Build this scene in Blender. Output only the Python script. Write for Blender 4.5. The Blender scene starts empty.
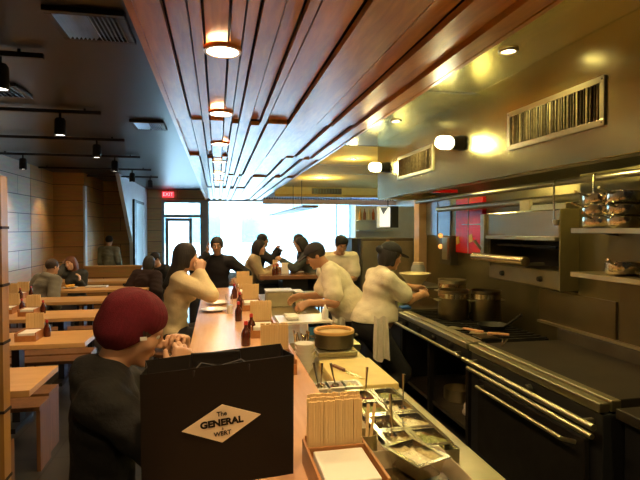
import bpy, math, random
import numpy as np
from mathutils import Vector, Matrix
random.seed(7)
C = bpy.context.scene.collection
PI = math.pi
EYE = 1.70; YAW = math.radians(11.6); PITCH = math.radians(1.26)
CY, SY = math.cos(YAW), math.sin(YAW)

# ------------------------------------------------------------------ materials
def _n(nt, t, **kw):
    n = nt.nodes.new(t)
    for k, v in kw.items():
        if k in n.inputs: n.inputs[k].default_value = v
        else: setattr(n, k, v)
    return n
def mat(name, col, rough=.6, metal=0., var=.12, scale=8., bump=.0, bscale=60., spec=.5, coat=0., trans=0., emit=None, estr=0., alpha=1., stretch=None, sheen=0.):
    m = bpy.data.materials.new(name); m.use_nodes = True
    nt = m.node_tree; b = nt.nodes['Principled BSDF']
    c = (col[0], col[1], col[2], 1)
    tc = _n(nt, 'ShaderNodeTexCoord')
    mp = _n(nt, 'ShaderNodeMapping'); nt.links.new(tc.outputs['Object'], mp.inputs['Vector'])
    if stretch: mp.inputs['Scale'].default_value = stretch
    if var > 0:
        nz = _n(nt, 'ShaderNodeTexNoise'); nz.inputs['Scale'].default_value = scale; nz.inputs['Detail'].default_value = 4
        nt.links.new(mp.outputs[0], nz.inputs['Vector'])
        r = _n(nt, 'ShaderNodeValToRGB')
        r.color_ramp.elements[0].position = .3; r.color_ramp.elements[1].position = .7
        r.color_ramp.elements[0].color = tuple(max(0, x * (1 - var)) for x in col) + (1,)
        r.color_ramp.elements[1].color = tuple(min(1, x * (1 + var)) for x in col) + (1,)
        nt.links.new(nz.outputs['Fac'], r.inputs[0]); nt.links.new(r.outputs[0], b.inputs['Base Color'])
    else: b.inputs['Base Color'].default_value = c
    b.inputs['Roughness'].default_value = rough; b.inputs['Metallic'].default_value = metal
    b.inputs['Specular IOR Level'].default_value = spec
    b.inputs['Coat Weight'].default_value = coat; b.inputs['Coat Roughness'].default_value = .15
    b.inputs['Transmission Weight'].default_value = trans; b.inputs['Sheen Weight'].default_value = sheen
    b.inputs['Alpha'].default_value = alpha
    if emit:
        b.inputs['Emission Color'].default_value = emit + (1,); b.inputs['Emission Strength'].default_value = estr
    if bump > 0:
        n2 = _n(nt, 'ShaderNodeTexNoise'); n2.inputs['Scale'].default_value = bscale; n2.inputs['Detail'].default_value = 3
        nt.links.new(mp.outputs[0], n2.inputs['Vector'])
        bp = _n(nt, 'ShaderNodeBump'); bp.inputs['Strength'].default_value = bump; bp.inputs['Distance'].default_value = .01
        nt.links.new(n2.outputs['Fac'], bp.inputs['Height']); nt.links.new(bp.outputs[0], b.inputs['Normal'])
    return m
def wood(name, c0, c1, axis='X', rough=.4, coat=.15, scale=6., spec=.4, knots=0.):
    """grain runs along the given axis"""
    m = bpy.data.materials.new(name); m.use_nodes = True
    nt = m.node_tree; b = nt.nodes['Principled BSDF']
    tc = _n(nt, 'ShaderNodeTexCoord'); mp = _n(nt, 'ShaderNodeMapping')
    s = {'X': (.12, 1, 1), 'Y': (1, .12, 1), 'Z': (1, 1, .12)}[axis]
    mp.inputs['Scale'].default_value = s
    nt.links.new(tc.outputs['Object'], mp.inputs['Vector'])
    nz = _n(nt, 'ShaderNodeTexNoise'); nz.inputs['Scale'].default_value = scale * 6; nz.inputs['Detail'].default_value = 6; nz.inputs['Distortion'].default_value = .6
    n3 = _n(nt, 'ShaderNodeTexNoise'); n3.inputs['Scale'].default_value = scale; n3.inputs['Detail'].default_value = 2
    nt.links.new(mp.outputs[0], nz.inputs['Vector']); nt.links.new(mp.outputs[0], n3.inputs['Vector'])
    mx = _n(nt, 'ShaderNodeMath', operation='ADD'); mm = _n(nt, 'ShaderNodeMath', operation='MULTIPLY'); mm.inputs[1].default_value = .5
    nt.links.new(nz.outputs['Fac'], mx.inputs[0]); nt.links.new(n3.outputs['Fac'], mx.inputs[1]); nt.links.new(mx.outputs[0], mm.inputs[0])
    r = _n(nt, 'ShaderNodeValToRGB')
    r.color_ramp.elements[0].position = .35; r.color_ramp.elements[1].position = .65
    r.color_ramp.elements[0].color = c0 + (1,); r.color_ramp.elements[1].color = c1 + (1,)
    nt.links.new(mm.outputs[0], r.inputs[0]); nt.links.new(r.outputs[0], b.inputs['Base Color'])
    b.inputs['Roughness'].default_value = rough; b.inputs['Coat Weight'].default_value = coat; b.inputs['Coat Roughness'].default_value = .25
    b.inputs['Specular IOR Level'].default_value = spec
    bp = _n(nt, 'ShaderNodeBump'); bp.inputs['Strength'].default_value = .15; bp.inputs['Distance'].default_value = .004
    nt.links.new(nz.outputs['Fac'], bp.inputs['Height']); nt.links.new(bp.outputs[0], b.inputs['Normal'])
    return m

# ------------------------------------------------------------------ tags / mesh building
def tag(o, label=None, cat=None, group=None, kind=None):
    if label: o['label'] = label
    if cat: o['category'] = cat
    if group: o['group'] = group
    if kind: o['kind'] = kind
    return o
def thing(name, label, cat, loc=(0, 0, 0), rz=0, group=None):
    o = bpy.data.objects.new(name, None); C.objects.link(o)
    o.location = loc; o.rotation_euler = (0, 0, rz); o.empty_display_size = .1
    return tag(o, label, cat, group)
class MB:
    def __init__(s): s.v = []; s.f = []
    def add(s, vs, fs):
        b = len(s.v); s.v += [tuple(v) for v in vs]; s.f += [tuple(b + i for i in f) for f in fs]; return s
    def box(s, x0, x1, y0, y1, z0, z1):
        v = [(x, y, z) for z in (z0, z1) for y in (y0, y1) for x in (x0, x1)]
        return s.add(v, [(0, 2, 3, 1), (4, 5, 7, 6), (0, 1, 5, 4), (2, 6, 7, 3), (0, 4, 6, 2), (1, 3, 7, 5)])
    def rbox(s, c, size, rot=(0, 0, 0)):
        from mathutils import Euler
        R = Euler(rot).to_matrix(); hx, hy, hz = size[0] / 2, size[1] / 2, size[2] / 2
        v = [Vector(c) + R @ Vector((x, y, z)) for z in (-hz, hz) for y in (-hy, hy) for x in (-hx, hx)]
        return s.add(v, [(0, 2, 3, 1), (4, 5, 7, 6), (0, 1, 5, 4), (2, 6, 7, 3), (0, 4, 6, 2), (1, 3, 7, 5)])
    def hexa(s, p):   # bottom 4 ccw, top 4 ccw
        return s.add(p, [(3, 2, 1, 0), (4, 5, 6, 7), (0, 1, 5, 4), (1, 2, 6, 5), (2, 3, 7, 6), (3, 0, 4, 7)])
    def bar(s, a, b, w, h=None):
        a = Vector(a); b = Vector(b); h = h or w; d = (b - a).normalized()
        u = Vector((0, 0, 1)) if abs(d.z) < .9 else Vector((0, 1, 0))
        r = d.cross(u).normalized(); u = r.cross(d).normalized()
        q = lambda p: [p - r * w / 2 - u * h / 2, p + r * w / 2 - u * h / 2, p + r * w / 2 + u * h / 2, p - r * w / 2 + u * h / 2]
        return s.hexa(q(a) + q(b))
    def tube(s, pts, r, n=10, cap=True):
        pts = [Vector(p) for p in pts]; rs = r if isinstance(r, (list, tuple)) else [r] * len(pts)
        vs = []; ref = None
        for i, p in enumerate(pts):
            d = (pts[min(i + 1, len(pts) - 1)] - pts[max(i - 1, 0)]).normalized()
            if ref is None: ref = Vector((0, 0, 1)) if abs(d.z) < .9 else Vector((1, 0, 0))
            a = d.cross(ref).normalized(); b2 = a.cross(d).normalized(); ref = b2
            for k in range(n):
                t = 2 * PI * k / n; vs.append(p + (a * math.cos(t) + b2 * math.sin(t)) * rs[i])
        fs = [(i * n + k, i * n + (k + 1) % n, (i + 1) * n + (k + 1) % n, (i + 1) * n + k) for i in range(len(pts) - 1) for k in range(n)]
        if cap: fs += [tuple(range(n))[::-1], tuple((len(pts) - 1) * n + k for k in range(n))]
        return s.add(vs, fs)
    def lathe(s, prof, c=(0, 0, 0), n=24, sx=1, sy=1):
        """prof = [(r, z)] from bottom to top; closed solid if it begins/ends at r=0"""
        vs = []; 
        for r, z in prof:
            r = max(r, 1e-4)
            for k in range(n):
                t = 2 * PI * k / n; vs.append((c[0] + r * sx * math.cos(t), c[1] + r * sy * math.sin(t), c[2] + z))
        m = len(prof)
        fs = [(i * n + k, i * n + (k + 1) % n, (i + 1) * n + (k + 1) % n, (i + 1) * n + k) for i in range(m - 1) for k in range(n)]
        if prof[0][0] > 1e-3 and prof[-1][0] > 1e-3: fs += [((m - 1) * n + k, (m - 1) * n + (k + 1) % n, (k + 1) % n, k) for k in range(n)]
        else: fs += [tuple(range(n))[::-1], tuple((m - 1) * n + k for k in range(n))]
        return s.add(vs, fs)
    def prism(s, poly, axis, a0, a1):
        """poly 2D, extruded along axis from a0 to a1"""
        f = {'X': lambda p, a: (a, p[0], p[1]), 'Y': lambda p, a: (p[0], a, p[1]), 'Z': lambda p, a: (p[0], p[1], a)}[axis]
        n = len(poly)
        return s.add([f(p, a0) for p in poly] + [f(p, a1) for p in poly],
                     [tuple(range(n))[::-1], tuple(range(n, 2 * n))] + [(i, (i + 1) % n, n + (i + 1) % n, n + i) for i in range(n)])
    def openbox(s, x0, x1, y0, y1, z0, z1, t, taper=0.):
        """a tub: outer box with a cavity open at the top"""
        o = lambda z, e: [(x0 + e, y0 + e, z), (x1 - e, y0 + e, z), (x1 - e, y1 - e, z), (x0 + e, y1 - e, z)]
        v = o(z0, taper) + o(z1, 0) + o(z1, t) + o(z0 + t, taper + t)
        f = [(3, 2, 1, 0), (12, 13, 14, 15)]
        for L in (0, 4, 8):
            f += [(L + i, L + (i + 1) % 4, L + 4 + (i + 1) % 4, L + 4 + i) for i in range(4)]
        return s.add(v, f)
    def build(s, name, m, parent=None, bevel=0, smooth=False, kind=None, seg=2):
        me = bpy.data.meshes.new(name); me.from_pydata(s.v, [], s.f); me.materials.append(m)
        import bmesh
        bm = bmesh.new(); bm.from_mesh(me); bmesh.ops.recalc_face_normals(bm, faces=bm.faces); bm.to_mesh(me); bm.free()
        if smooth:
            for p in me.polygons: p.use_smooth = True
            try: me.set_sharp_from_angle(angle=math.radians(40))
            except Exception: pass
        o = bpy.data.objects.new(name, me); C.objects.link(o)
        if parent: o.parent = parent
        if kind: o['kind'] = kind
        if bevel:
            bv = o.modifiers.new('Bevel', 'BEVEL'); bv.width = bevel; bv.segments = seg; bv.limit_method = 'ANGLE'; bv.harden_normals = False
        return o
def box(name, m, b, parent=None, bevel=0, **k): return MB().box(*b).build(name, m, parent, bevel, **k)
def copy_tree(o, parent=None):
    c = o.copy(); C.objects.link(c); c.parent = parent
    for ch in list(o.children): copy_tree(ch, c)
    return c
def at(px, py, D=None, X=None, Z=None):
    """the place in the room that the photo shows at (px, py), at depth D, on the plane x = X or at height Z"""
    a = (px - 320) / 500.; b = (240 - py) / 500.
    cp, sp = math.cos(PITCH), math.sin(PITCH)
    fx, fz = cp + b * sp, -sp + b * cp      # along heading, up
    d = Vector((fx * SY + a * CY, fx * CY - a * SY, fz))
    if D is not None: t = D / fx
    elif X is not None: t = X / d.x
    else: t = (Z - EYE) / d.z
    return Vector((d.x * t, d.y * t, EYE + d.z * t))

# ------------------------------------------------------------------ implicit bodies (distance field -> one smooth mesh)
class SDF:
    def __init__(s): s.p = []
    def cone(s, a, b, r1, r2=None, k=.02, sub=False): s.p.append(('c', np.array(a, float), np.array(b, float), r1, r2 if r2 is not None else r1, k, sub)); return s
    def ell(s, c, r, R=None, k=.02, sub=False): s.p.append(('e', np.array(c, float), np.array(r, float), np.array(R if R is not None else np.eye(3), float), 0, k, sub)); return s
    def mesh(s, h, inflate=0., clips=(), noise=None):
        lo = np.full(3, 1e9); hi = np.full(3, -1e9)
        bb = []
        for p in s.p:
            if p[0] == 'c': m = max(p[3], p[4]); l = np.minimum(p[1], p[2]) - m; u = np.maximum(p[1], p[2]) + m
            else: m = p[2].max(); l = p[1] - m; u = p[1] + m
            bb.append((l, u))
            if not p[6]: lo = np.minimum(lo, l); hi = np.maximum(hi, u)
        lo = lo - inflate - 3 * h; hi = hi + inflate + 3 * h
        n = np.ceil((hi - lo) / h).astype(int) + 1
        big = .08
        D = np.full(n, big, np.float32)
        ax = [lo[i] + np.arange(n[i]) * h for i in range(3)]
        for p, (l, u) in zip(s.p, bb):
            mg = p[5] + inflate + 3 * h + .01
            i0 = np.maximum(((l - mg - lo) / h).astype(int), 0); i1 = np.minimum(((u + mg - lo) / h).astype(int) + 2, n)
            if (i1 <= i0).any(): continue
            sl = tuple(slice(a, b) for a, b in zip(i0, i1))
            P = np.stack(np.meshgrid(*[ax[i][i0[i]:i1[i]] for i in range(3)], indexing='ij'), -1)
            if p[0] == 'c':
                a, b = p[1], p[2]; ab = b - a; L = max(ab @ ab, 1e-9)
                t = np.clip(((P - a) @ ab) / L, 0, 1)
                d = np.linalg.norm(P - a - t[..., None] * ab, axis=-1) - (p[3] + (p[4] - p[3]) * t)
            else:
                q = (P - p[1]) @ p[3]
                k0 = np.linalg.norm(q / p[2], axis=-1); k1 = np.linalg.norm(q / p[2] ** 2, axis=-1)
                d = k0 * (k0 - 1) / np.maximum(k1, 1e-6)
            E = D[sl]; k = p[5]
            if p[6]:
                d = -d
                hh = np.clip(.5 - .5 * (E - d) / k, 0, 1); D[sl] = E * (1 - hh) + d * hh + k * hh * (1 - hh)
            else:
                hh = np.clip(.5 + .5 * (E - d) / k, 0, 1); D[sl] = E * (1 - hh) + d * hh - k * hh * (1 - hh)
        D = D - inflate
        if clips or noise:
            P = np.stack(np.meshgrid(*ax, indexing='ij'), -1)
            if noise: D = D + noise(P)
            for pt, nr in clips:
                nr = np.array(nr, float); nr /= np.linalg.norm(nr)
                D = np.maximum(D, (P - np.array(pt, float)) @ nr)
        D[0] = D[-1] = big; D[:, 0] = D[:, -1] = big; D[:, :, 0] = D[:, :, -1] = big
        return nets(D.astype(np.float32), lo, h)
def nets(D, lo, h):
    S = D < 0
    cs = np.zeros(np.array(D.shape) - 1, np.int8)
    for i in (0, 1):
        for j in (0, 1):
            for k in (0, 1): cs += S[i:S.shape[0] - 1 + i, j:S.shape[1] - 1 + j, k:S.shape[2] - 1 + k]
    act = np.argwhere((cs > 0) & (cs < 8))
    idx = np.full(cs.shape, -1, np.int64); idx[tuple(act.T)] = np.arange(len(act))
    acc = np.zeros((len(act), 3)); cnt = np.zeros(len(act))
    cor = [(i, j, k) for i in (0, 1) for j in (0, 1) for k in (0, 1)]
    for a in cor:
        for ax in range(3):
            if a[ax]: continue
            b = list(a); b[ax] = 1
            da = D[tuple((act + a).T)]; db = D[tuple((act + b).T)]
            m = (da < 0) != (db < 0)
            t = np.where(m, da / np.where(m, da - db, 1), 0)
            p = np.array(a, float)[None].repeat(len(act), 0); p[:, ax] += t
            acc[m] += p[m]; cnt[m] += 1
    V = lo + (act + acc / cnt[:, None]) * h
    F = []
    for ax in range(3):
        sl0 = [slice(None)] * 3; sl1 = [slice(None)] * 3
        sl0[ax] = slice(0, -1); sl1[ax] = slice(1, None)
        ch = S[tuple(sl0)] != S[tuple(sl1)]
        e = np.argwhere(ch); u, v = (ax + 1) % 3, (ax + 2) % 3
        e = e[(e[:, u] > 0) & (e[:, v] > 0) & (e[:, u] < D.shape[u] - 1) & (e[:, v] < D.shape[v] - 1)]
        ins = S[tuple(e.T)]
        q = []
        for du, dv in ((-1, -1), (0, -1), (0, 0), (-1, 0)):
            c = e.copy(); c[:, u] += du; c[:, v] += dv; q.append(idx[tuple(c.T)])
        q = np.stack(q, 1); q[~ins] = q[~ins][:, ::-1]
        F.append(q)
    return V, np.concatenate(F)
def sdf_obj(name, vf, m, parent):
    V, F = vf
    me = bpy.data.meshes.new(name); me.from_pydata(V.tolist(), [], F.tolist()); me.materials.append(m)
    me.polygons.foreach_set('use_smooth', [True] * len(me.polygons))
    o = bpy.data.objects.new(name, me); C.objects.link(o); o.parent = parent
    return o
# ------------------------------------------------------------------ palette
M = {}
M['steel'] = mat('brushed steel', (.56, .51, .34), .34, 1., .10, 3, bump=.05, bscale=9, stretch=(1, .15, 1))
M['steel_hood'] = mat('hood steel', (.42, .385, .19), .26, 1., .16, 1.3, bump=.25, bscale=2.2)
M['steel_dark'] = mat('dull dark steel', (.16, .14, .10), .42, .85, .2, 4)
M['steel_top'] = mat('worn steel top', (.66, .58, .40), .30, 1., .12, 5, bump=.05, bscale=14)
M['pan_steel'] = mat('bright pan steel', (.74, .68, .54), .15, 1., .06, 10)
M['iron'] = mat('black iron', (.025, .022, .018), .5, .6, .2, 12)
M['griddle'] = mat('griddle plate', (.035, .028, .02), .42, .5, .3, 6)
M['black_paint'] = mat('black paint', (.012, .012, .013), .45, 0, .1)
M['ceil'] = mat('dark ceiling paint', (.013, .014, .018), .36, 0, .08, 2, spec=.5)
M['floor'] = mat('dark floor tile', (.05, .055, .055), .3, 0, .25, 3)
M['slat'] = wood('cedar slats', (.40, .135, .016), (.70, .28, .038), 'Y', .34, .4, 5)
M['slat_gap'] = mat('slat backing', (.02, .01, .006), .8)
M['bar_wood'] = wood('bar top maple', (.58, .32, .17), (.72, .44, .25), 'Y', .24, .35, 4)
M['table_wood'] = wood('table pine', (.62, .36, .14), (.74, .46, .2), 'X', .35, .2, 4)
M['bench_wood'] = wood('bench wood', (.15, .07, .03), (.24, .115, .05), 'Z', .5, .1, 5)
M['box_wood'] = wood('holder wood', (.36, .15, .05), (.5, .23, .08), 'Y', .45, .1, 6)
M['stick'] = wood('chopstick wood', (.78, .54, .24), (.90, .68, .36), 'Z', .6, 0, 9)
M['ply_end'] = wood('edge panel wood', (.30, .15, .035), (.46, .25, .07), 'Z', .45, .1, 3)
M['white_paint'] = mat('white paint', (.62, .66, .70), .5, 0, .05)
M['grey_frame'] = mat('grey frame metal', (.30, .31, .32), .4, .3, .05)
M['glass'] = mat('clear glass', (1, 1, 1), .02, 0, 0, trans=1.)
M['paper'] = mat('white paper napkins', (.82, .80, .76), .8, 0, .03)
M['white_cer'] = mat('white ceramic', (.80, .79, .75), .2, 0, .02)
M['soy'] = mat('dark red bottle glass', (.07, .012, .006), .12, 0, .1, coat=.5)
M['red_cap'] = mat('red cap', (.5, .03, .02), .4)
M['pipe'] = mat('pipe metal', (.30, .27, .2), .3, 1., .1)
M['lens'] = mat('lit lamp lens', (1, .9, .7), .5, emit=(1., .80, .5), estr=28)
M['kbulb'] = mat('glowing jar bulb', (1, .95, .7), .4, emit=(1., .90, .50), estr=80)
M['klens'] = mat('bright kitchen lens', (1, .9, .6), .5, emit=(1., .85, .45), estr=30)
M['can_lens'] = mat('lit spotlight lens', (1, .9, .8), .5, emit=(1., .9, .75), estr=7)

def planks(name, c0, c1, row=.3, rough=.45, coat=.1, bw=2.4, axis='Y'):
    m = bpy.data.materials.new(name); m.use_nodes = True
    nt = m.node_tree; b = nt.nodes['Principled BSDF']
    tc = _n(nt, 'ShaderNodeTexCoord'); sp = _n(nt, 'ShaderNodeSeparateXYZ'); cb = _n(nt, 'ShaderNodeCombineXYZ')
    nt.links.new(tc.outputs['Object'], sp.inputs[0]); nt.links.new(sp.outputs[axis], cb.inputs['X']); nt.links.new(sp.outputs['Z'], cb.inputs['Y'])
    br = _n(nt, 'ShaderNodeTexBrick')
    br.inputs['Scale'].default_value = 1; br.inputs['Brick Width'].default_value = bw; br.inputs['Row Height'].default_value = row
    br.inputs['Mortar Size'].default_value = .007; br.inputs['Mortar Smooth'].default_value = .3
    br.inputs['Color1'].default_value = c0 + (1,); br.inputs['Color2'].default_value = c1 + (1,); br.inputs['Mortar'].default_value = (.05, .02, .008, 1)
    nt.links.new(cb.outputs[0], br.inputs['Vector'])
    mp = _n(nt, 'ShaderNodeMapping'); mp.inputs['Scale'].default_value = (.15, 1, 1); nt.links.new(cb.outputs[0], mp.inputs[0])
    nz = _n(nt, 'ShaderNodeTexNoise'); nz.inputs['Scale'].default_value = 22; nz.inputs['Detail'].default_value = 5; nt.links.new(mp.outputs[0], nz.inputs['Vector'])
    mix = _n(nt, 'ShaderNodeMixRGB', blend_type='MULTIPLY'); mix.inputs[0].default_value = .5
    nt.links.new(br.outputs['Color'], mix.inputs[1]); nt.links.new(nz.outputs['Color'], mix.inputs[2])
    hs = _n(nt, 'ShaderNodeHueSaturation'); hs.inputs['Value'].default_value = 1.3; nt.links.new(mix.outputs[0], hs.inputs['Color'])
    nt.links.new(hs.outputs[0], b.inputs['Base Color'])
    bp = _n(nt, 'ShaderNodeBump'); bp.inputs['Strength'].default_value = .5; bp.inputs['Distance'].default_value = .01; bp.invert = True
    nt.links.new(br.outputs['Fac'], bp.inputs['Height']); nt.links.new(bp.outputs[0], b.inputs['Normal'])
    b.inputs['Roughness'].default_value = rough; b.inputs['Coat Weight'].default_value = coat; b.inputs['Coat Roughness'].default_value = .3
    return m
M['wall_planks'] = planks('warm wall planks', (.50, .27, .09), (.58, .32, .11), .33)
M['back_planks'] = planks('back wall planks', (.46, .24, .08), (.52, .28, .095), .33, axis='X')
M['daylit_planks'] = planks('daylit wall planks', (.60, .48, .36), (.66, .53, .40), .33, rough=.35, coat=.3)

ST = 'structure'
# ------------------------------------------------------------------ the room shell
WX0, WX1, FY = -3.4, 2.75, 15.9       # left wall, right wall, shop front
CL, CK, CS = 2.90, 2.70, 2.60         # dining ceiling, kitchen ceiling, slats
# floor with square tiles
fm = M['floor']; nt = fm.node_tree; b = nt.nodes['Principled BSDF']
tc = _n(nt, 'ShaderNodeTexCoord'); br = _n(nt, 'ShaderNodeTexBrick'); br.offset = 0
br.inputs['Scale'].default_value = 1; br.inputs['Brick Width'].default_value = .4; br.inputs['Row Height'].default_value = .4; br.inputs['Mortar Size'].default_value = .006
br.inputs['Color1'].default_value = (.035, .037, .036, 1); br.inputs['Color2'].default_value = (.045, .046, .044, 1); br.inputs['Mortar'].default_value = (.02, .02, .02, 1)
nt.links.new(tc.outputs['Object'], br.inputs['Vector']); nt.links.new(br.outputs['Color'], b.inputs['Base Color'])
box('floor', fm, (WX0 - .1, 4.4, -1.6, FY + .1, -.1, 0), kind=ST)
box('ceiling', M['ceil'], (WX0 - .1, -.30, -1.6, FY + .1, CL, CL + .1), kind=ST)
box('ceiling', M['ceil'], (-.30, 1.32, -1.6, FY + .1, CL, CL + .1), kind=ST)
# left wall: daylight sheen painted into the nearer boards' colour, warm boards at the far corner
box('wall_left', M['daylit_planks'], (WX0 - .1, WX0, -1.6, 10.2, 0, CL), kind=ST)
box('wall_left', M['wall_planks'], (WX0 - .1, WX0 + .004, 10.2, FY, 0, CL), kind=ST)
box('wall_back', M['back_planks'], (WX0, -2.79, 11.5, 11.62, 0, CL), kind=ST)
box('trim_1', M['white_paint'], (-2.80, -2.765, 11.46, 11.64, .86, 2.62), kind=ST)
# dark stair well behind the opening
box('wall_stair', M['back_planks'], (-2.79, -2.15, 13.4, 13.5, 0, CL), kind=ST)
box('wall_stair', M['wall_planks'], (-2.89, -2.79, 11.62, 13.5, 0, CL), kind=ST)
MB().prism([(11.5, CL), (11.55, CL - .03), (13.25, 1.35), (13.35, 0), (FY, 0), (FY, CL)], 'X', -2.16, -2.08).build('wall_stair', M['white_paint'], kind=ST)
d = box('door_1', M['grey_frame'], (-2.08, -2.06, 13.55, 14.9, 0, 2.38), kind=ST)
MB().box(-2.08, -2.03, 13.25, 13.55, 0, 2.45).box(-2.08, -2.04, 13.55, 15.0, 2.38, 2.45).build('door_frame', M['black_paint'], d)
# front wall
box('wall_front', M['back_planks'], (WX0, -1.66, FY, FY + .12, 0, CL), kind=ST)
box('wall_front', M['back_planks'], (-1.66, -.30, FY, FY + .12, 2.58, CL), kind=ST)
box('wall_front', M['white_paint'], (-.30, 4.4, FY, FY + .12, 2.62, CL), kind=ST)
box('wall_front', M['white_paint'], (-.30, 4.4, FY, FY + .12, 0, .28), kind=ST)
# glass door with transom and side light
d = MB()
for x0, x1, z0, z1 in ((-1.66, -1.58, 0, 2.58), (-.52, -.30, 0, 2.58), (-1.58, -.52, 2.05, 2.14), (-1.58, -.52, 2.50, 2.58)): d.box(x0, x1, FY - .03, FY + .09, z0, z1)
d = d.build('door_2', M['grey_frame'], kind=ST)
k = MB()
for x0, x1, z0, z1 in ((-1.56, -1.46, 0, 2.04), (-.86, -.76, 0, 2.04), (-1.46, -.86, 1.94, 2.04), (-1.46, -.86, 0, .22)): k.box(x0, x1, FY, FY + .06, z0, z1)
k.build('door_leaf', M['grey_frame'], d)
box('door_glass', M['glass'], (-1.47, -.85, FY + .02, FY + .03, .2, 1.96), d)
box('transom_glass', M['glass'], (-1.58, -.52, FY + .02, FY + .03, 2.14, 2.50), d)
box('side_glass', M['glass'], (-.76, -.52, FY + .02, FY + .03, 0, 2.05), d)
MB().tube([(-.9, FY - .05, .85), (-.9, FY - .05, 1.3)], .015).build('door_handle', M['pipe'], d)
w = MB()
for x in (-.30, 3.80, 4.24): w.box(x, x + .05, FY - .02, FY + .08, .28, 2.62)
w.box(-.30, 4.29, FY - .02, FY + .08, .28, .34).box(-.30, 4.29, FY - .02, FY + .08, 2.56, 2.62)
w = w.build('window_1', M['white_paint'], kind=ST)
box('window_glass', M['glass'], (-.27, 4.28, FY + .02, FY + .03, .30, 2.60), w)
# right wall, near part behind the cook line and the side windows beyond
M['kwall'] = mat('kitchen wall steel', (.19, .16, .075), .34, .8, .18, 1.5)
M['tile_white'] = mat('daylight-tinted wall paint', (.66, .72, .80), .4, 0, .05)  # bluish daylight tint mixed into the white wall colour
box('wall_right', M['kwall'], (WX1, WX1 + .1, -1.6, 6.5, 0, CL), kind=ST)
box('wall_right', M['tile_white'], (WX1 + .1, 4.4, 6.4, 6.5, 0, CL), kind=ST)
box('wall_right', M['tile_white'], (4.3, 4.4, 6.5, FY, 0, CL), kind=ST)
box('wall_right', M['kwall'], (2.47, WX1, -1.6, 3.05, 0, 2.08), kind=ST)
box('wall_right', M['kwall'], (2.47, WX1, 3.05, 3.5, 0, 1.25), kind=ST)
box('wall_rear', M['ceil'], (WX0 - .1, WX1 + .1, -1.7, -1.6, 0, CL), kind=ST)
# wooden end panel at the extreme left of the view
p = at(7, 240, D=2.15)
box('wall_end_panel', M['ply_end'], (p.x - .5, p.x - .022, p.y, p.y + .07, 0, 1.93), kind=ST)
for i, z in enumerate((.30, .60, .90, 1.20, 1.45, 1.70)):
    box('trim_2', M['slat_gap'], (p.x - .5, p.x - .018, p.y - .004, p.y + .074, z, z + .012), kind=ST)
# low plank partition before the stair opening
box('wall_low', M['back_planks'], (-2.79, -1.62, 11.44, 11.52, 0, .88), kind=ST)
box('trim_3', M['table_wood'], (-2.80, -1.60, 11.42, 11.55, .88, .91), kind=ST)

# slatted wood ceiling over the bar: boards of differing width and drop
ed = [-.335, -.21, -.115, -.055, .06, .125, .185, .28, .36, .42, .60, .85, .97, 1.085, 1.19, 1.31]
dz = [0, .025, -.005, .03, 0, .03, .005, .03, 0, .025, -.005, .01, -.02, .012, -.008, .02]
LTS = [-.35, 1.05, 2.57, 3.95, 5.35, 6.75, 8.15, 9.55]
sl = MB()
for i in range(len(ed) - 1):
    joints = [-1.6, 4.25 + (i * 37 % 3) * .03, 6.3 + (i * 23 % 4) * .04, 8.6 + (i * 11 % 3) * .05, 11.2, FY - .2]
    for q, (a, b_) in enumerate(zip(joints, joints[1:])):
        z = CS + dz[(i + 5 * q) % 15]; sh_ = .006 * ((q * 7 + i * 3) % 3 - 1) if q else 0
        sl.box(ed[i] + .004 + max(sh_, 0), ed[i + 1] - (.008 if i < 8 else .014) + min(sh_, 0), a + .006, b_ - .006, z, z + .035)
sl.build('ceiling_slats', M['slat'], kind=ST)
box('ceiling_backing', M['slat_gap'], (-.33, 1.30, -1.6, FY - .2, CS + .075, CS + .09), kind=ST)
box('trim_4', M['slat'], (-.355, -.325, -1.6, FY - .2, CS - .01, CL), kind=ST)
box('trim_5', M['slat'], (1.31, 1.335, -1.6, FY - .2, CS - .005, CL), kind=ST)
# steel ceiling of the kitchen
M['kceil'] = mat('kitchen ceiling panels', (.60, .55, .26), .26, .95, .12, 1.2, bump=.25, bscale=1.6)
box('ceiling_kitchen', M['kceil'], (1.335, WX1, -1.6, 5.8, CK, CK + .05), kind=ST)
M['soffit'] = mat('yellow cream soffit paint', (.84, .66, .22), .85, .0, .05, spec=.2)
box('ceiling_kitchen', M['soffit'], (1.335, 4.35, 5.8, 11.9, CK, CK + .05), kind=ST)
box('ceiling', M['white_paint'], (1.335, 4.4, 11.9, FY + .1, CL, CL + .1), kind=ST)
sm = MB()
for y in (1.2, 3.4, 5.8, 7.6, 8.8): sm.box(1.34, 1.88 if y < 5 else 4.2, y, y + .012, CK - .004, CK + .001)
sm.build('trim_6', M['steel_dark'], kind=ST)
box('wall_soffit', M['soffit'], (1.335, 4.3, 11.8, 11.9, 2.52, CL), kind=ST)
box('trim_7', mat('ochre band', (.66, .40, .05), .5), (1.335, 4.3, 11.785, 11.8, 2.47, 2.53), kind=ST)
box('trim_8', mat('pale pink beam', (.62, .42, .34), .5), (1.05, 4.3, 11.7, 11.9, 2.29, 2.40), kind=ST)
t = thing('hanging_shelf', 'long brown board hung from the ceiling before the bright shop window', 'shelf', (0, 0, 2.10))
box('board', wood('brown canopy', (.26, .11, .05), (.38, .17, .07), 'Y', .5, .1), (1.56, 1.86, 9.2, FY - .2, 0, .05), t, .004)
for y in (10.2, 11.4): MB().tube([(1.71, y, .05), (1.71, y, CK - 2.10)], .006, 8).build('hanger', M['black_paint'], t)
sc_ = MB()
for i in range(52):
    x = 1.08 + i * .062; sc_.lathe([(.0, -.025), (.016, -.016), (.022, 0), (.016, .016), (0, .025)], (x, 11.74, 2.42), 8)
sc_.build('trim_9', M['black_paint'], kind=ST)
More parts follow.
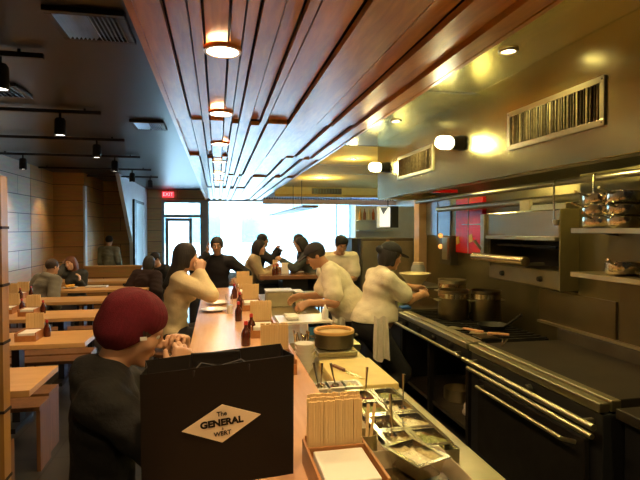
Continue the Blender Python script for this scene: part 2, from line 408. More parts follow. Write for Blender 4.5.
# wall panels beyond the cook line
box('wall_column', mat('peach column paint', (.62, .40, .24), .5), (2.64, WX1, 6.28, 6.45, 0, 2.2), kind=ST)
for y0, y1 in ((5.56, 5.88), (5.92, 6.26)):
    box('wall_panel', mat('blue grey wall sheet', (.36, .40, .48), .25, .7, .05), (WX1 - .02, WX1, y0, y1, 1.62, 2.05), kind=ST)

# outside: pavement, street and a pale facade across the road
gr = mat('street asphalt', (.35, .36, .38), .8)
box('street', gr, (-30, 40, FY + .15, 40, -.15, -.02), kind=ST)
fc = planks('pale street facade', (.55, .62, .66), (.60, .66, .70), 1.2, bw=3, axis='X')
box('exterior_facade', fc, (-18, 30, 34, 35, -.02, 9), kind=ST)
for i in range(9):
    box('exterior_window', mat('far shop glass', (.10, .25, .30), .1), (-12 + i * 3.4, -10 + i * 3.4, 33.9, 34, .8, 3.4), kind=ST)
BZ = 1.0      # bar top
BX0, BX1 = -.165, .43
KZ = .88      # prep counter
# ------------------------------------------------------------------ the bar
t = thing('bar_counter', 'long warm maple bar counter running toward the street window', 'counter', (0, 0, 0))
box('countertop', M['bar_wood'], (BX0, BX1, .35, 6.05, BZ - .045, BZ), t, .004)
box('front_panel', M['back_planks'], (.14, .40, .45, 5.98, 0, BZ - .045), t)
t = thing('pass_counter', 'wooden cross counter where patrons eat beyond the prep line', 'counter')
box('countertop', wood('walnut top', (.20, .09, .045), (.3, .14, .07), 'X', .25, .3), (.62, 1.72, 7.45, 8.35, BZ - .06, BZ), t, .004)
box('front_panel', M['black_paint'], (.98, 1.36, 7.56, 8.2, 0, BZ - .06), t)

# ------------------------------------------------------------------ chopstick holders along the bar
HX = .29
HOLD = [(1.40, 'beside the black bag'), (2.58, 'just past the black bag'), (3.42, 'third along the bar'),
        (4.50, 'fourth along the bar'), (5.30, 'fifth along the bar'), (5.86, 'at the far end of the bar')]
def holder(x, y, z, where, surf, nst, rows, cat_group, w=.165):
    t = thing('chopstick_holder', 'open wooden chopstick and napkin box ' + where, 'holder', (x, y, z), group=cat_group)
    m = MB(); h = w / 2
    # flared sides: two compartments, tall one at the back
    m.box(-h, h, -.22, .06, 0, .008).box(-h, -h + .008, -.22, .06, .008, .075).box(h - .008, h, -.22, .06, .008, .075)
    m.box(-h + .008, h - .008, .052, .06, .008, .085).box(-h + .008, h - .008, -.22, -.212, .008, .05).box(-h + .008, h - .008, -.012, -.004, .008, .075)
    m.build('tray', M['box_wood'], t, .0015)
    s = box('napkin_stack', M['paper'], (x - h + .018, x + h - .018, y - .203, y - .02, z + .009, z + .07), None, .004)
    tag(s, 'white paper napkins in the box ' + where, 'napkins', 'napkin stacks on the ' + surf)
    g = 'chopsticks in the box ' + where; base = None
    pitch = (w - .02) / nst
    for r in range(rows):
        for i in range(nst):
            px = x - h + .01 + pitch * (i + .5); py = y + .010 + r * .015
            if base is None:
                m = MB(); q = pitch * .5
                for sx in (-q * .5, q * .5):
                    m.add([(sx - q * .40, -.004, 0), (sx + q * .40, -.004, 0), (sx + q * .40, .004, 0), (sx - q * .40, .004, 0),
                           (sx - q * .42, -.004, .19), (sx + q * .42, -.004, .19), (sx + q * .42, .004, .19), (sx - q * .42, .004, .19)],
                          [(3, 2, 1, 0), (4, 5, 6, 7), (0, 1, 5, 4), (1, 2, 6, 5), (2, 3, 7, 6), (3, 0, 4, 7)])
                o = base = m.build('chopsticks', M['stick'])
            else: o = base.copy(); C.objects.link(o)
            o.location = (px, py, z + .009 + random.uniform(0, .004) + .006 * r); o.rotation_euler = (random.uniform(-.012, .012), random.uniform(-.012, .012), 0)
            tag(o, 'pair of wooden chopsticks upright in the box ' + where, 'chopsticks', g)
for i, (y, wh) in enumerate(HOLD):
    holder(HX + (.045 if i == 0 else 0), y, BZ, wh, 'bar', 18 if i == 0 else 11, 3 if i == 0 else 2, 'chopstick holders along the bar', .18 if i == 0 else .165)

def bottle(x, y, z, label, group, s=1., m=None):
    t = thing('soy_sauce_bottle', label, 'bottle', (x, y, z), group=group)
    MB().lathe([(0, 0), (.026, 0), (.028, .006), (.028, .075), (.022, .092), (.011, .108), (.010, .125)], n=20).build('glass_body', m or M['soy'], t, smooth=True).scale = (s, s, s)
    MB().lathe([(0, .125), (.012, .125), (.012, .142), (.009, .148), (0, .148)], n=16).build('cap', M['red_cap'], t, smooth=True).scale = (s, s, s)
    return t
for (x, y, l) in ((.165, 3.02, 'nearest visible on the bar, beside the second chopstick box'), (.155, 3.85, 'second on the bar, left of the third chopstick box'), (.215, 3.28, 'standing close against the third napkin box'),
                  (.19, 4.42, 'beside the fourth chopstick box'), (.165, 5.1, 'near the far end of the bar')):
    bottle(x, y, BZ, 'dark red soy sauce bottle ' + l, 'sauce bottles on the bar')
gl = MB().lathe([(0, 0), (.028, 0), (.034, .11), (.032, .11), (.027, .006), (0, .006)], (.10, 4.55, BZ), 20).build('water_glass', M['glass'], smooth=True)
tag(gl, 'clear water glass on the bar beside the white plates', 'glass')
gl = MB().lathe([(0, 0), (.024, 0), (.026, .07), (.024, .07), (.022, .006), (0, .006)], (.10, 4.2, BZ), 20).build('condiment_jar', M['white_cer'], smooth=True)
tag(gl, 'small pale condiment cup on the bar in front of the glass', 'cup')
def plate(x, y, z, r, label, group=None, m=None, name='plate'):
    o = MB().lathe([(0, 0), (r * .6, 0), (r * .65, .004), (r, .018), (r, .021), (r * .6, .009), (0, .008)], (x, y, z), 32).build(name, m or M['white_cer'], smooth=True)
    return tag(o, label, 'plate', group)
plate(-.03, 4.35, BZ, .11, 'round white plate on the bar, nearer of the two', 'white plates on the bar')
plate(.0, 4.75, BZ, .11, 'round white plate on the bar, farther of the two', 'white plates on the bar')

# ------------------------------------------------------------------ the black paper bag
M['bag'] = mat('matte black paper', (.011, .0075, .005), .6, 0, .08, 5, bump=.08, bscale=6, spec=.2)
M['logo'] = mat('cream print', (.72, .60, .42), .7, 0, .03)
bc = Vector((.006, 1.385, BZ))
t = thing('paper_bag', 'large black paper carrier bag with cream diamond logo on the bar', 'bag', bc, math.radians(5))
hw, bd, bh = .205, .10, .330
v = []
segs = 8
# side profile leans, mouth slightly pinched, front panel bows gently
def ring(z, front, back, half):
    out = []
    for i in range(segs + 1):
        u = -1 + 2 * i / segs; out.append((u * half, front - .006 * (1 - u * u), z))
    out += [(half, (front + back) / 2 + .0, z)] if False else []
    out.append((half - .014 * (z / bh), (front + back) / 2, z))
    for i in range(segs + 1):
        u = 1 - 2 * i / segs; out.append((u * (half - .006), back + .004 * (1 - u * u), z))
    out.append((-half + .014 * (z / bh), (front + back) / 2, z))
    return out
rings = []; zs = [0, .06, .12, .18, .24, .3, bh]
for z in zs: rings.append(ring(z, .0 + .004 * z, bd + .05 * z / bh, hw + .002 * z / bh))
def sl_(r, dz=0, e=0): return [(x * (1 - e / hw), y + (e if y < bd / 2 else -e), z + dz) for x, y, z in r]
n = len(rings[0]); m = MB(); vs = []; fs = []
for r in rings:  vs += [(x, y, z + .012 * (x / hw) * (z / bh)) for x, y, z in r]
for r in rings[::-1][:-1]: vs += [(x, y, z + .012 * (x / hw) * (z / bh)) for x, y, z in sl_(r, 0, .0018)]
vs += sl_(rings[0], .002, .0018)
L = len(vs) // n
for i in range(L - 1): fs += [(i * n + k, i * n + (k + 1) % n, (i + 1) * n + (k + 1) % n, (i + 1) * n + k) for k in range(n)]
fs += [tuple(range(n))[::-1], tuple((L - 1) * n + k for k in range(n))]
m.add(vs, fs); m.build('bag_body', M['bag'], t)
M['cord'] = mat('black twisted cord', (.012, .010, .010), .7)
for yy, nm in ((.006, 1), (bd + .04, 0)):
    if nm: pts = [(-.072, yy - .004, bh - .045), (-.07, yy - .010, bh - .012), (-.05, yy + .012, bh + .002), (0, yy + .03, bh - .015), (.06, yy + .012, bh + .004), (.078, yy - .010, bh - .005), (.08, yy - .004, bh - .04)]
    else: pts = [(-.075, yy, bh - .04), (-.07, yy, bh + .0), (-.04, yy - .02, bh + .004), (.04, yy - .02, bh + .004), (.07, yy, bh + .0), (.075, yy, bh - .04)]
    MB().tube(pts, .0032, 8).build('handle', M['cord'], t, smooth=True)
# diamond logo: lies a hair in front of the front panel
lx, lz = .004, .170; dwx, dwz = .106, .052
lg = MB().prism([(lx - dwx, lz - .010), (lx, lz - dwz), (lx + dwx, lz + .014), (lx, lz + dwz)], 'Y', -.0085, -.0060).build('logo', M['logo'], t)
ln = MB()
q = .90
poly = [(lx - dwx, lz - .010), (lx, lz - dwz), (lx + dwx, lz + .014), (lx, lz + dwz)]
def text_mesh(cu, m, parent):
    tmp = bpy.data.objects.new('tmp', cu); C.objects.link(tmp); dg = bpy.context.evaluated_depsgraph_get()
    me = bpy.data.meshes.new_from_object(tmp.evaluated_get(dg)); bpy.data.objects.remove(tmp); me.materials.clear(); me.materials.append(m)
    o = bpy.data.objects.new('lettering', me); C.objects.link(o); o.parent = parent; return o
def text(s, x, z, size, rot=0., bold=0., sx=1., name='lettering'):
    cu = bpy.data.curves.new(name, 'FONT'); cu.body = s; cu.size = size; cu.align_x = 'CENTER'; cu.align_y = 'CENTER'; cu.extrude = .0004; cu.offset = bold
    o = text_mesh(cu, M['bag'], lg)
    o.location = (x, -.0092, z); o.rotation_euler = (PI / 2, -rot, 0); o.scale = (sx, 1, 1); return o
text('The', lx - .001, lz + .027, .017, math.radians(4), .0004)
text('GENERAL', lx - .001, lz + .003, .0245, math.radians(4), .0013, 1.1)
text('&', lx + .001, lz - .014, .009, 0)
text('WERT', lx + .001, lz - .027, .017, math.radians(5), .0004)

# ------------------------------------------------------------------ prep counter
t = thing('prep_counter', 'long stainless steel prep counter on the kitchen side of the bar', 'counter')
box('worktop', M['steel_top'], (.43, .925, .7, 3.35, KZ - .04, KZ), t, .005)
box('cabinet_body', M['steel_dark'], (.45, .90, .75, 3.3, .12, KZ - .04), t)
box('plinth', M['black_paint'], (.5, .86, .8, 3.28, 0, .12), t)
t = thing('prep_counter', 'far steel work counter in front of the leaning cook', 'counter')
box('worktop', M['steel_top'], (.43, 1.0, 3.42, 6.3, KZ - .04, KZ), t, .005)
box('cabinet_body', M['steel_dark'], (.45, .86, 3.45, 6.25, .12, KZ - .04), t)
box('plinth', M['black_paint'], (.5, .84, 3.5, 6.2, 0, .12), t)
t = thing('cutting_board', 'thick pale yellow cutting board on the steel counter', 'board')
a = (.60, 2.08); 
m = MB(); m.box(.59, .905, 2.40, 2.92, KZ + .0, KZ + .035)
m.build('board_slab', mat('yellow board', (.68, .54, .20), .45, 0, .08, 10), t, .006)
kn = thing('kitchen_knife', 'kitchen knife lying across the yellow cutting board', 'knife', (.68, 2.66, KZ + .036), math.radians(-70))
MB().prism([(-.0, -.012), (.16, -.006), (.18, .012), (0, .014)], 'Z', 0, .003).build('blade', M['pan_steel'], kn)
MB().box(-.11, 0, -.008, .012, 0, .014).build('handle', mat('brown knife handle', (.22, .10, .06), .5), kn, .003)

# lowered pan well and inset pans
M['food_green'] = mat('chopped greens', (.30, .34, .12), .6, 0, .5, 60, bump=.8, bscale=90)
M['food_pale'] = mat('chopped onion', (.82, .76, .52), .5, 0, .3, 80, bump=.8, bscale=90)
M['food_red'] = mat('red chili paste', (.22, .03, .02), .3, 0, .4, 60, bump=.6, bscale=80)
M['broth'] = mat('dark broth', (.05, .035, .015), .12, 0, .2)
foods = ['food_pale', 'food_green', 'food_pale', 'food_red', 'food_pale', 'broth']
def pan(name, x, y, z, wx, wy, h, label, group=None, food=None, m=None, rz=0, spoon=False, cat='pan', fl=.55):
    t = thing(name, label, cat, (x, y, z), rz, group)
    b = MB().openbox(-wx / 2, wx / 2, -wy / 2, wy / 2, 0, h, .0025, .012)
    b.box(-wx / 2 - .012, wx / 2 + .012, -wy / 2 - .012, -wy / 2, h - .003, h).box(-wx / 2 - .012, wx / 2 + .012, wy / 2, wy / 2 + .012, h - .003, h)
    b.box(-wx / 2 - .012, -wx / 2, -wy / 2, wy / 2, h - .003, h).box(wx / 2, wx / 2 + .012, -wy / 2, wy / 2, h - .003, h)
    b.build('pan_body', m or M['pan_steel'], t)
    if food:
        e = .012 * (1 - fl) + .004
        f = MB(); N = 7; X0, X1, Y0, Y1 = -wx / 2 + e, wx / 2 - e, -wy / 2 + e, wy / 2 - e
        vs = [(X0 + (X1 - X0) * i / N, Y0 + (Y1 - Y0) * j / N, h * fl + (random.uniform(-.004, .012) if 0 < i < N and 0 < j < N else -.004)) for i in range(N + 1) for j in range(N + 1)]
        f.add(vs, [(i * (N + 1) + j, (i + 1) * (N + 1) + j, (i + 1) * (N + 1) + j + 1, i * (N + 1) + j + 1) for i in range(N) for j in range(N)])
        f.box(X0 + .002, X1 - .002, Y0 + .002, Y1 - .002, .004, h * fl - .006)
        f.build('filling', M[food], t)
    return t
def spoon(x, y, z, label, lean=(.0, .03), L=.19, group='spoons standing in the pans', m=None):
    t = thing('serving_spoon', label, 'spoon', (x, y, z), group=group)
    MB().tube([(0, 0, .02), (lean[0] * .5, lean[1] * .5, L * .5), (lean[0], lean[1], L)], [.003, .0035, .0065], 8).build('handle', m or M['pan_steel'], t, smooth=True)
    MB().lathe([(0, -.016), (.014, -.010), (.019, .002), (.017, .004), (.011, -.006), (0, -.010)], (0, 0, .018), 14, 1, 1.3).build('spoon_bowl', m or M['pan_steel'], t, smooth=True)
    return t
# raised rail with a 2 x 4 bed of pans
gx = [.64, .76]; ys = [1.70, 1.86, 2.02, 2.18]
t = thing('pan_rail', 'shallow steel rail holding the small ingredient pans', 'rail', (0, 0, KZ))
MB().box(.57, .83, 1.61, 2.27, 0, .012).box(.57, .577, 1.61, 2.27, .012, .05).box(.823, .83, 1.61, 2.27, .012, .05).box(.57, .83, 1.603, 1.61, 0, .05).box(.57, .83, 2.27, 2.277, 0, .05).build('rail_frame', M['pan_steel'], t, .001)
k = 0
rowname = ['nearest row', 'second row', 'third row', 'farthest row']
for j, y in enumerate(ys):
    for i, x in enumerate(gx):
        fd = ['food_pale', 'food_green', 'broth', 'food_pale', 'food_green', 'food_pale', 'food_red', 'food_green'][k]
        nm = {'food_pale': 'pale chopped onion', 'food_green': 'chopped greens', 'broth': 'dark sauce', 'food_red': 'red paste'}[fd]
        pan('ingredient_pan', x, y, KZ + .013, .094, .13, .05, 'small steel pan of %s, %s, %s side of the rail' % (nm, rowname[j], 'bar' if i == 0 else 'aisle'), 'ingredient pans in the rail', fd); k += 1
spoon(.655, 2.17, KZ + .04, 'steel spoon standing in the farthest row of pans', (.012, .01), .15)
spoon(.77, 2.0, KZ + .04, 'steel spoon standing on the aisle side of the pans', (.008, .01), .16)
spoon(.63, 1.74, KZ + .04, 'steel spoon standing in the nearest row of pans', (-.004, .01), .17)
# big rounded tub nearest the camera with a smaller pan standing in it
t = thing('bus_tub', 'large pale steel tub at the near end of the steel counter', 'tub', (.60, 1.43, KZ))
MB().openbox(-.125, .125, -.12, .12, 0, .095, .004, .02).build('tub_body', mat('pale tub', (.66, .58, .40), .3, .5, .05), t, .012, seg=3)
MB().box(-.10, .10, -.095, .095, .006, .045).build('dark_liquid', M['broth'], t)
pan('inset_pan', .61, 1.47, KZ + .06, .11, .15, .06, 'steel pan of pale chopped filling standing in the large tub', None, 'food_pale', rz=.35)
# tall cylinder with tongs
t = thing('utensil_crock', 'slim steel crock holding pale tongs beside the tub', 'crock', (.50, 1.64, KZ))
MB().lathe([(0, 0), (.036, 0), (.038, .12), (.036, .12), (.034, .006), (0, .006)]).build('crock_body', M['steel'], t, smooth=True)
t = thing('tongs', 'pale wooden tongs leaning in the slim steel crock', 'tongs', (.50, 1.64, KZ + .008))
for s in (-1, 1): MB().bar((.004 * s, .0, 0), (.028 + .012 * s, .03, .20), .011, .004).build('arm', M['stick'], t, .001)
# white tubs of garlic, red sauce, paste
for x, y, fd, l in ((.475, 2.33, 'food_pale', 'white tub of pale garlic, nearest the stacked bowls'), (.555, 2.335, 'food_red', 'white tub of red sauce between two pale tubs'), (.635, 2.335, 'food_pale', 'white tub of pale paste beside the cutting board')):
    tt = pan('sauce_tub', x, y, KZ, .068, .085, .07, l, 'white tubs before the cutting board', fd, M['white_cer'], cat='tub', fl=.8)
spoon(.47, 2.32, KZ + .05, 'thin dark spoon leaning in the white garlic tub', (-.02, .02), .13, m=M['steel_dark'])
spoon(.485, 2.34, KZ + .05, 'pale spoon standing between garlic and red sauce', (.01, .02), .12)
spoon(.555, 2.33, KZ + .05, 'dark spoon standing in the red sauce tub', (-.02, .02), .12, m=M['steel_dark'])
# stack of white bowls
for i in range(6):
    o = MB().lathe([(0, 0), (.03, 0), (.052, .035), (.058, .05), (.056, .05), (.048, .035), (.026, .006), (0, .006)], (.485, 2.80, KZ + i * .024), 24).build('soup_bowl', M['white_cer'], smooth=True)
    tag(o, ['white bowl at the bottom of the stack', 'second white bowl from the bottom of the stack', 'third white bowl from the bottom of the stack', 'third white bowl from the top of the stack', 'white bowl under the topmost of the stack', 'topmost white bowl of the stack'][i] + ' on the prep counter', 'bowl', 'stacked white soup bowls')
# round seasoned pot with tan rim in front of the cook
t = thing('steamer_pot', 'wide round steel pot with a tan bamboo rim on a low stand', 'pot', (.765, 3.26, KZ))
MB().box(-.14, .12, -.16, .14, 0, .03).build('stand', M['steel'], t, .004)
MB().lathe([(0, .03), (.12, .03), (.13, .04), (.134, .13), (.130, .13), (.126, .04), (0, .036)], n=36).build('pot_body', M['steel_dark'], t, smooth=True)
MB().lathe([(.118, .128), (.137, .128), (.137, .145), (.131, .150), (.118, .145)], n=36).build('rim', mat('tan bamboo rim', (.62, .38, .14), .5), t, smooth=True)
MB().lathe([(0, .118), (.126, .118), (.126, .124), (0, .126)], n=30).build('lid_mesh', mat('tan steaming cloth', (.55, .40, .2), .8), t)
for s in (-1, 1): MB().tube([(.13 * s, -.03, .10), (.16 * s, -.02, .105), (.16 * s, .02, .105), (.13 * s, .03, .10)], .005, 8).build('handle', M['steel_dark'], t, smooth=True)
# shelf with bins between bar and cook
t = thing('bin_rack', 'low white rack with blue bins in front of the leaning cook', 'rack', (0, 0, KZ))
MB().box(.44, .84, 3.62, 3.95, .12, .135).box(.44, .455, 3.62, 3.95, 0, .12).box(.645, .655, 3.62, 3.95, 0, .12).box(.825, .84, 3.62, 3.95, 0, .12).build('rack_frame', M['white_cer'], t, .002)
mb = mat('blue plastic', (.03, .14, .30), .35)
for i, x in enumerate((.70, .785)):
    o = MB().openbox(x - .036, x + .036, 3.64, 3.85, KZ, KZ + .09, .004, .004).build('storage_bin', mb)
    tag(o, ['blue bin under the white rack, nearer the bar', 'blue bin under the white rack, nearer the aisle'][i], 'bin', 'blue bins under the rack')
tag(box('towel_pile', mat('white folded towel', (.74, .72, .66), .9, bump=.5, bscale=30), (.50, .60, 3.68, 3.86, KZ + .136, KZ + .165), None, .012), 'folded white towel on the low white rack', 'towel')
t = thing('plastic_bottle', 'white squeeze bottle on the rack beside the leaning cook', 'bottle', (.80, 3.7, KZ + .136))
MB().lathe([(0, 0), (.025, 0), (.025, .07), (.012, .085), (.004, .11), (0, .11)]).build('bottle_body', M['white_cer'], t, smooth=True)
# clutter: scattered utensils
t = thing('utensil_pan', 'steel pan crowded with bright scoops and spoons behind the bowls', 'pan', (.52, 3.12, KZ))
MB().openbox(-.07, .07, -.12, .12, 0, .07, .003, .01).build('pan_body', M['steel'], t)
for i in range(9):
    x = .52 - .045 + .011 * i; y = 3.04 + .018 * ((i * 5) % 9)
    spoon(x, y, KZ + .03, 'bright steel scoop jumbled in the crowded utensil pan', (random.uniform(-.03, .03), random.uniform(-.03, .03)), random.uniform(.1, .15), 'scoops in the utensil pan')
# olive storage boxes on the far work counter
ob = mat('olive grey box', (.36, .33, .2), .5)
for x0, x1, y, h, l in ((.50, .78, 5.2, .16, 'wide olive grey lidded box on the far work counter'), (.80, .88, 5.15, .15, 'narrow olive grey box beside the wide olive box')):
    t = thing('storage_box', l, 'box', (0, 0, KZ)); box('box_body', ob, (x0, x1, y, y + .22, 0, h), t, .012); box('lid', mat('pale lid', (.6, .6, .58), .4), (x0 - .005, x1 + .005, y - .005, y + .225, h, h + .015), t, .004)
t = thing('receipt_printer', 'grey steel ticket printer on the far work counter', 'printer', (.92, 5.2, KZ))
MB().prism([(-.08, 0), (.12, 0), (.12, .15), (-.02, .15), (-.08, .09)], 'X', -.02, .14).build('printer_body', M['steel_dark'], t, .01)
MB().box(.01, .11, -.075, -.02, .11, .125).build('paper_slot', M['black_paint'], t)
tag(box('menu_sheet', M['paper'], (.50, .80, 6.3, 6.9, 0, 0.001)), 'x', 'x') if False else None
# pass counter contents
tag(box('paper_menu', M['paper'], (.98, 1.10, 7.78, 7.80, BZ, BZ + .17), None, .001), 'white folded menu standing upright on the cross counter', 'menu')
bottle(.84, 7.6, BZ, 'dark sauce bottle on the cross counter beside a glass', 'bottles on the cross counter')
bottle(.90, 7.7, BZ, 'dark sauce bottle on the cross counter nearest the menu', 'bottles on the cross counter')
holder(.93, 8.1, BZ, 'on the dark cross counter', 'cross counter', 6, 1, 'holder on the cross counter', .12)
plate(1.25, 7.85, BZ, .10, 'small round plate on the cross counter')
gl = MB().lathe([(0, 0), (.028, 0), (.034, .12), (.032, .12), (.027, .006), (0, .006)], (.79, 7.85, BZ), 16).build('water_glass', M['glass'], smooth=True)
tag(gl, 'clear glass on the cross counter near the tan sweater', 'glass')

# ------------------------------------------------------------------ left dining tables
TABS = [(2.93, 3.47, 'nearest the camera'), (4.17, 4.72, 'second from the camera'), (5.42, 5.97, 'third from the camera'), (6.67, 7.2, 'fourth from the camera'), (7.92, 8.45, 'fifth, with a yellow dish'), (9.2, 9.75, 'farthest of the row')]
XO = .205
for i, (c0, c1, wh) in enumerate(TABS):
    y0 = (c0 + 1.09 * .2) / .98; y1 = (c1 + 1.09 * .2) / .98
    x0, x1 = (-3.36 if i else -3.30), -1.09
    t = thing('dining_table', 'long pale pine dining table, ' + wh, 'table', (0, 0, 0), group='pine tables along the left wall')
    box('tabletop', M['table_wood'], (x0, x1, y0, y1, .71, .75), t, .003)
    for x in (-1.7, -2.95):
        MB().box(x - .03, x + .03, y0 + .22, y1 - .22, .04, .71).box(x - .05, x + .05, y0 + .06, y1 - .06, .0, .04).build('leg', M['black_paint'], t)
    if i in (5,): continue
    # two box benches with open underside between neighbouring tables
    for q, yb in enumerate((y1 + .12, y1 + .42)):
        tb = thing('bench', 'dark box bench just behind the pine table %s' % wh if q == 0 else 'dark box bench two rows behind the pine table %s' % wh, 'bench', (0, 0, 0), group='box benches along the left wall')
        xe = -1.22 - .03 * q
        box('seat', M['bench_wood'], (-3.3, xe, yb - .1, yb + .14, .43, .46), tb, .003)
        for x in (xe - .025, -2.2, -3.3): MB().box(x, x + .025, yb - .09, yb + .13, 0, .43).build('side_panel', M['bench_wood'], tb)
# near benches, seen under the nearest table
for x0, x1, ya, yb, l in ((-1.75, -1.22, 3.60, 3.88, 'dark wooden box stool just behind the nearest left table'), (-1.85, -1.20, 3.18, 3.50, 'lower wooden box stool tucked under the nearest left table')):
    pass
tag(box('box_stool', M['bench_wood'], (-1.75, -1.19, 3.00, 3.26, 0, .455), None, .004), 'solid wooden box stool tucked under the nearest left table', 'stool')

def table_set(x, y, i, lab):
    holder(x, y, .75, lab, 'left tables', 8, 2, 'chopstick holders on the left tables')
    bottle(x + .11, y - .02, .75, 'dark red soy sauce bottle beside the box ' + lab, 'sauce bottles on the left tables')
for i, (px, c, lab) in enumerate(((34, 4.40, 'on the second left table'), (33, 5.62, 'on the third left table, outer end'), (12, 5.75, 'on the third left table, wall end'), (12, 6.8, 'on the fourth left table, wall end'), (23, 7.0, 'on the fourth left table, outer end'))):
    p = at(px, 300, D=c); table_set(p.x, p.y, i, lab)
# dishes before the couple
p = at(70, 290, D=8.0)
plate(p.x, p.y, .75, .12, 'white plate under yellow food before the couple'); 
f = SDF()
for i in range(14): f.ell((random.uniform(-.05, .05), random.uniform(-.05, .05), random.uniform(.02, .05)), (.03, .02, .016), k=.01)
t = sdf_obj('fried_food', f.mesh(.006), mat('yellow fried food', (.75, .42, .05), .5), None); t.location = (p.x, p.y, .755)
tag(t, 'heap of yellow fried food on the plate before the couple', 'food')
tag(box('tray', M['white_cer'], (p.x + .22, p.x + .55, p.y, p.y + .16, .75, .775), None, .006), 'long white dish on the fifth left table', 'dish')

# ------------------------------------------------------------------ bar stools
def stool(x, y, label, z=.66):
    t = thing('bar_stool', label, 'stool', (x, y, 0), group='bar stools on the dining side')
    z -= .0
    MB().lathe([(0, z - .035), (.16, z - .035), (.17, z - .02), (.17, z - .005), (.16, z), (0, z)], n=28).build('seat', M['bench_wood'], t, smooth=True)
    for sx in (-1, 1):
        for sy in (-1, 1): MB().bar((.17 * sx, .17 * sy, 0), (.11 * sx, .11 * sy, z - .03), .028).build('leg', M['black_paint'], t)
    MB().tube([(.145, .145, .25), (-.145, .145, .25), (-.145, -.145, .25), (.145, -.145, .25), (.145, .145, .25)], .009, 8).build('footrest', M['black_paint'], t)
# ------------------------------------------------------------------ extractor hood
HX0 = 1.875
t = thing('extractor_hood', 'long stainless steel extractor hood above the cook line', 'hood', (0, 0, 0))
MB().prism([(HX0, 2.05), (HX0 + .03, 2.05), (HX0 + .03, CK), (HX0, CK)], 'Y', -1.4, 5.72).build('front_face', M['steel_hood'], t, .004)
MB().box(HX0 + .03, WX1 - .01, 5.69, 5.72, 2.05, CK - .002).build('end_face', M['steel_hood'], t)
MB().box(HX0 + .03, HX0 + .10, -1.4, 5.69, 2.05, 2.075).build('lip', M['steel'], t)
fb = MB()
for i in range(14): 
    y = -1.3 + i * .5
    for k in range(10): fb.bar((2.12 + .0, y + k * .048, 2.24), (2.68, y + k * .048, 2.10), .02, .012)
fb.build('filter_bank', M['steel_dark'], t, kind=None)
MB().hexa([(2.10, -1.4, 2.24), (2.70, -1.4, 2.09), (2.70, 5.66, 2.09), (2.10, 5.66, 2.24), (2.10, -1.4, 2.30), (2.70, -1.4, 2.15), (2.70, 5.66, 2.15), (2.10, 5.66, 2.30)]).build('plenum', M['steel_dark'], t)
MB().tube([(2.32, -1.2, 2.02), (2.32, 5.6, 2.02)], .022, 12).build('pipe', M['pipe'], t, smooth=True)
MB().tube([(2.55, -1.2, 1.93), (2.55, 5.5, 1.93)], .03, 12).build('pipe', M['steel'], t, smooth=True)
# supply grilles on the hood face
M['grille_in'] = mat('dark grille shade sheet', (.01, .009, .007), .8)
M['vane'] = mat('grille vanes', (.42, .36, .22), .35, .9, .3, 40)
def grille(y0, y1, z0, z1, label):
    t = thing('supply_grille', label, 'vent', (HX0, 0, 0), group='vent grilles on the hood')
    fr = .032; m = MB()
    m.box(-.012, 0, y0, y1, z0, z0 + fr).box(-.012, 0, y0, y1, z1 - fr, z1).box(-.012, 0, y0, y0 + fr, z0 + fr, z1 - fr).box(-.012, 0, y1 - fr, y1, z0 + fr, z1 - fr)
    m.build('frame', M['steel'], t, .002)
    box('cavity', M['grille_in'], (-.002, -.0005, y0 + fr, y1 - fr, z0 + fr, z1 - fr), t)  # flat dark sheet painted as the shade behind the vanes
    n = int((y1 - y0 - 2 * fr) / .024); v = MB()
    for i in range(n):
        y = y0 + fr + (i + .5) * (y1 - y0 - 2 * fr) / n; v.rbox((-.009, y, (z0 + z1) / 2), (.014, .004 + .006 * ((i * 7) % 3 == 0), z1 - z0 - 2 * fr), (0, 0, .5 + .25 * math.sin(i * 1.7)))
    v.build('vanes', M['vane'], t)
    for y in (y0 + .014, y1 - .014):
        for z in (z0 + .016, z1 - .016): MB().lathe([(0, 0), (.005, 0), (.004, .003), (0, .003)], (0, 0, 0), 8).build('screw', M['steel_dark'], t).matrix_local = Matrix.Translation((-.012, y, z)) @ Matrix.Rotation(-PI / 2, 4, 'Y')
grille(2.14, 2.98, 2.212, 2.458, 'wide vent grille in the steel hood, nearer one')
grille(4.15, 5.02, 2.215, 2.455, 'wide vent grille in the steel hood, between the two lamps')
# jar lamps on the hood face
JARS = [(HX0 - .17, 3.62, 2.37), (HX0 - .17, 5.36, 2.39)]
for (x, y, z), l in zip(JARS, ('glowing caged jar lamp on the hood beside the wide grille', 'glowing caged jar lamp at the far end of the hood')):
    t = thing('jar_lamp', l, 'lamp', (HX0, y, z), group='jar lamps on the hood')
    R = lambda o: setattr(o, 'rotation_euler', (0, -PI / 2, 0))
    o = MB().lathe([(0, .0005), (.06, .0005), (.06, .025), (.052, .04), (.052, .075), (.045, .085), (0, .085)], n=24).build('base', M['iron'], t, smooth=True); R(o)
    g = MB().lathe([(0, .086), (.036, .086), (.045, .10), (.047, .17), (.038, .2), (.015, .215), (0, .217)], n=24).build('bulb', M['kbulb'], t, smooth=True); R(g)
    c = MB()
    for k in range(6):
        a = k * PI / 3; q = lambda r, z_: (r * math.cos(a), r * math.sin(a), z_)
        c.tube([q(.052, .08), q(.054, .12), q(.053, .18), q(.035, .215), q(.0, .228)], .0025, 6)
    c.tube([(.055 * math.cos(a), .055 * math.sin(a), .14) for a in [i * PI / 8 for i in range(17)]], .0025, 6)
    c = c.build('cage', M['steel'], t, smooth=True); R(c)
HL = [(2.02, 2.75, 2.17), (2.02, 4.5, 2.17)]
